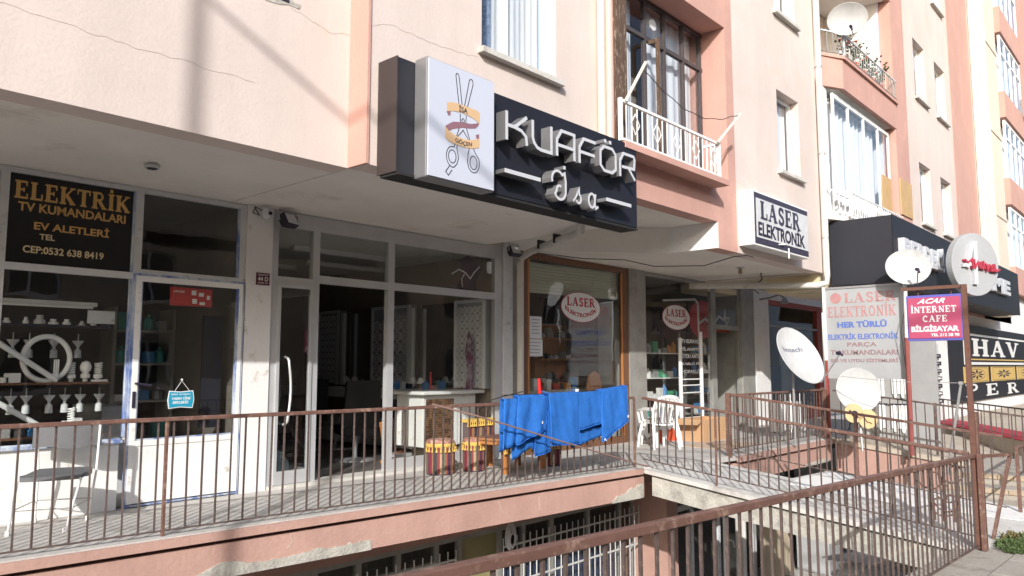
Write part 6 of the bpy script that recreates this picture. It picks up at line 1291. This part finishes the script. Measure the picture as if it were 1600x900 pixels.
# ------------------------------------------------------------------ flowers on the upper balcony
for k in range(5):
    x = 16.5 + .6 * k; t = thing('flower_pot', (x, 5.35, 7.75), 'potted plant', 'plant', 'potted plants on the balcony'); rr = random.Random(k)
    t['label'] = ('potted plant nearest the upper dish', 'leafy potted plant second from the upper dish', 'potted plant with red blossoms in the middle of the balcony', 'bushy potted plant near the end of the balcony', 'potted plant at the far end of the balcony')[k]
    part(t, 'pot', MB().lathe([(.09, .14), (.13, .36), (.12, .37)], (x, 5.35, 7.62), 10), M['bucket']); lf_ = MB(); ft = MB(); stm = MB()
    for s_ in range(9):
        a = rr.uniform(0, 6.28); l = rr.uniform(.3, .75); tip = Vector((x + math.cos(a) * l * .5, 5.35 - abs(math.sin(a)) * l * .25, 7.95 + l * .8)); b0 = Vector((x, 5.35, 7.95)); stm.tube([b0, (b0 + tip) / 2 + Vector((0, 0, .05)), tip], .006, 4)
        for q in range(10):
            p = b0.lerp(tip, rr.uniform(.3, 1)) + Vector((rr.uniform(-.07, .07), rr.uniform(-.07, .07), rr.uniform(-.05, .05))); d = Vector((rr.uniform(-1, 1), rr.uniform(-1, 1), rr.uniform(-.5, 1))).normalized() * .07; e = d.cross(Vector((rr.uniform(-1, 1), .3, 1))).normalized() * .03
            lf_.add([p, p + d * .5 + e, p + d, p + d * .5 - e], [(0, 1, 2, 3)])
        if rr.random() < .5: ft.lathe([(.005, -.02), (.035, 0), (.03, .02), (.005, .03)], tuple(tip), 7)
    part(t, 'stems', stm, M['leafd']); part(t, 'leaves', lf_, M['leafd'], stuff=True)
    if ft.v: part(t, 'blossoms', ft, M['petal'] if k != 3 else M['pink'])
# blue cloth at the very right edge
solo('blue_cloth', MB().grid(lambda a, b: (36.6 + .9 * a * (1 - .5 * b), 4.7 + .1 * math.sin(a * 9), 11.5 + 1.1 * b), 10, 6), mat('navy_cloth', (.03, .03, .16), .8), 'dark blue cloth hanging from the farthest balcony', 'cloth', smooth=True, loc=(36.8, 4.7, 11.5))

# ------------------------------------------------------------------ weeds and kerb stones at the right
rr = random.Random(9)
def weeds(name, cx, cy, rx, ry, n, lb, m_, h):
    mb = MB()
    for i in range(n):
        a = rr.uniform(0, 6.28); q = rr.random() ** .5; x = cx + rx * q * math.cos(a); y = cy + ry * q * math.sin(a); z = zs(x) - .01
        hh = h * rr.uniform(.3, 1) * (1.1 - q * .7); tip = Vector((x + rr.uniform(-.10, .10), y + rr.uniform(-.10, .10), z + hh)); base = Vector((x, y, z))
        for j in range(4):
            p = base.lerp(tip, rr.uniform(.2, 1)); d = Vector((rr.uniform(-1, 1), rr.uniform(-1, 1), rr.uniform(0, .9))).normalized() * rr.uniform(.02, .045); e = d.cross(Vector((rr.uniform(-1, 1), .2, 1))).normalized() * .009
            mb.add([p, p + d * .5 + e, p + d, p + d * .5 - e], [(0, 1, 2, 3)])
        mb.add([base - Vector((.002, 0, 0)), base + Vector((.002, 0, 0)), tip], [(0, 1, 2)])
    o = bpy.data.objects.new(name, mesh(name, mb, M[m_])); COL.objects.link(o); o['kind'] = 'stuff'; o['label'] = lb; o['category'] = 'weeds'
weeds('weeds', 9.75, 1.52, .55, .22, 3200, 'low green weeds growing on the kerb at the lower right corner', 'leaf', .12)
weeds('weeds', 9.9, 1.66, .22, .07, 500, 'dry yellowish weeds beside the rusty post', 'leaf2', .16)
weeds('weeds', 9.3, 1.30, .3, .10, 500, 'dry grass patch along the joint of the pavement', 'leaf2', .06)
for k in range(8):
    x = 6.4 + .8 * k
    solo('kerb_stone', MB().prism([(x, 1.30), (x + .785, 1.30), (x + .785, 1.545), (x, 1.545)], -1.2, lambda a, b: zs(a) + .012), M['street_conc'], f'worn concrete kerb stone, {ORD[k]} from the left in the row beside the street railing', 'kerb stone', 'kerb stones', loc=(x, 1.3, zs(x)), bevel=.012)

# ------------------------------------------------------------------ the other side of the street (seen in the glass) and the pole whose shadow falls on the wall
ob = thing('opposite_building', (5, -10.5, 0), 'ochre grey house row across the street that shows in the shop glass', 'building')
hl = []
for i in range(30):
    for z0 in (.6, 3.6, 6.6): hl.append((-22 + 3.6 * i, -20.5 + 3.6 * i, z0, z0 + 1.6))
part(ob, 'wall', holed(-24, 92, -1.2, 8.5, -10.9, -10.5, hl), M['opp']); part(ob, 'roof', MB().box(-24.5, -20, 8.5, 92.5, -10.2, 8.75), M['soffit'])  # row lengthened to darken the glass reflections, kept low for more sky light
part(ob, 'rear_wall', MB().box(-24, -12, -1.2, 92, -11.6, 8.49), M['int_dark'])
for i, h in enumerate(hl):
    wn = part(ob, 'window', holed(h[0], h[1], h[2], h[3], -10.8, -10.7, [(h[0] + .08, (h[0] + h[1]) / 2 - .04, h[2] + .08, h[3] - .08), ((h[0] + h[1]) / 2 + .04, h[1] - .08, h[2] + .08, h[3] - .08)]), M['white_metal']); part(wn, 'pane', MB().box(h[0] + .08, -10.77, h[2] + .08, h[1] - .08, -10.76, h[3] - .08), M['opp_dark']); part(wn, 'sill', MB().box(h[0] - .1, -10.499, h[2] - .08, h[1] + .1, -10.4, h[2] - .01), M['soffit'])
for x in (-14, 2, 18): part(ob, 'balcony', MB().box(x, -10.499, 2.5, x + 2.4, -9.6, 2.65).box(x, -9.65, 2.66, x + 2.4, -9.6, 3.5), M['soffit'])
pp_ = thing('utility_pole', (-6.4, -1.2, -.1), 'grey utility pole behind the viewer carrying a cable across the street', 'pole')
part(pp_, 'pole', MB().tube([(-6.4, -1.2, -1), (-6.4, -1.2, 11.2)], .045, 14), M['pole'], smooth=True)
part(pp_, 'cable', MB().tube([(-6.4 + .48 * t, -1.2 - .4 * t, 10.12 - .162 * t) for t in (0, 5, 12, 20, 24)], .030, 6), M['cable'])
part(pp_, 'insulator', MB().lathe([(.05, 0), (.05, .15)], (-6.4, -1.35, 10.8), 8), M['greywhite'])

# coaxial cables trailing from the dishes
for pts, lb in (([(13.55, 5.42, 1.45), (13.6, 5.5, 1.1), (13.5, 5.48, .6), (13.7, 5.6, .1)], 'black coax cable trailing from the tilted dish down its pole'), ([(15.12, 4.0, 2.8), (15.2, 4.05, 2.4), (15.1, 4.1, 2.0), (15.2, 4.06, 1.2)], 'black coax cable down the pole of the large round dish'), ([(14.82, 4.85, .8), (14.9, 4.95, .4), (14.8, 5.1, 0), (15.2, 5.3, -.05)], 'black coax cable behind the dish with tan plates')):
    cable(pts, lb, .007)
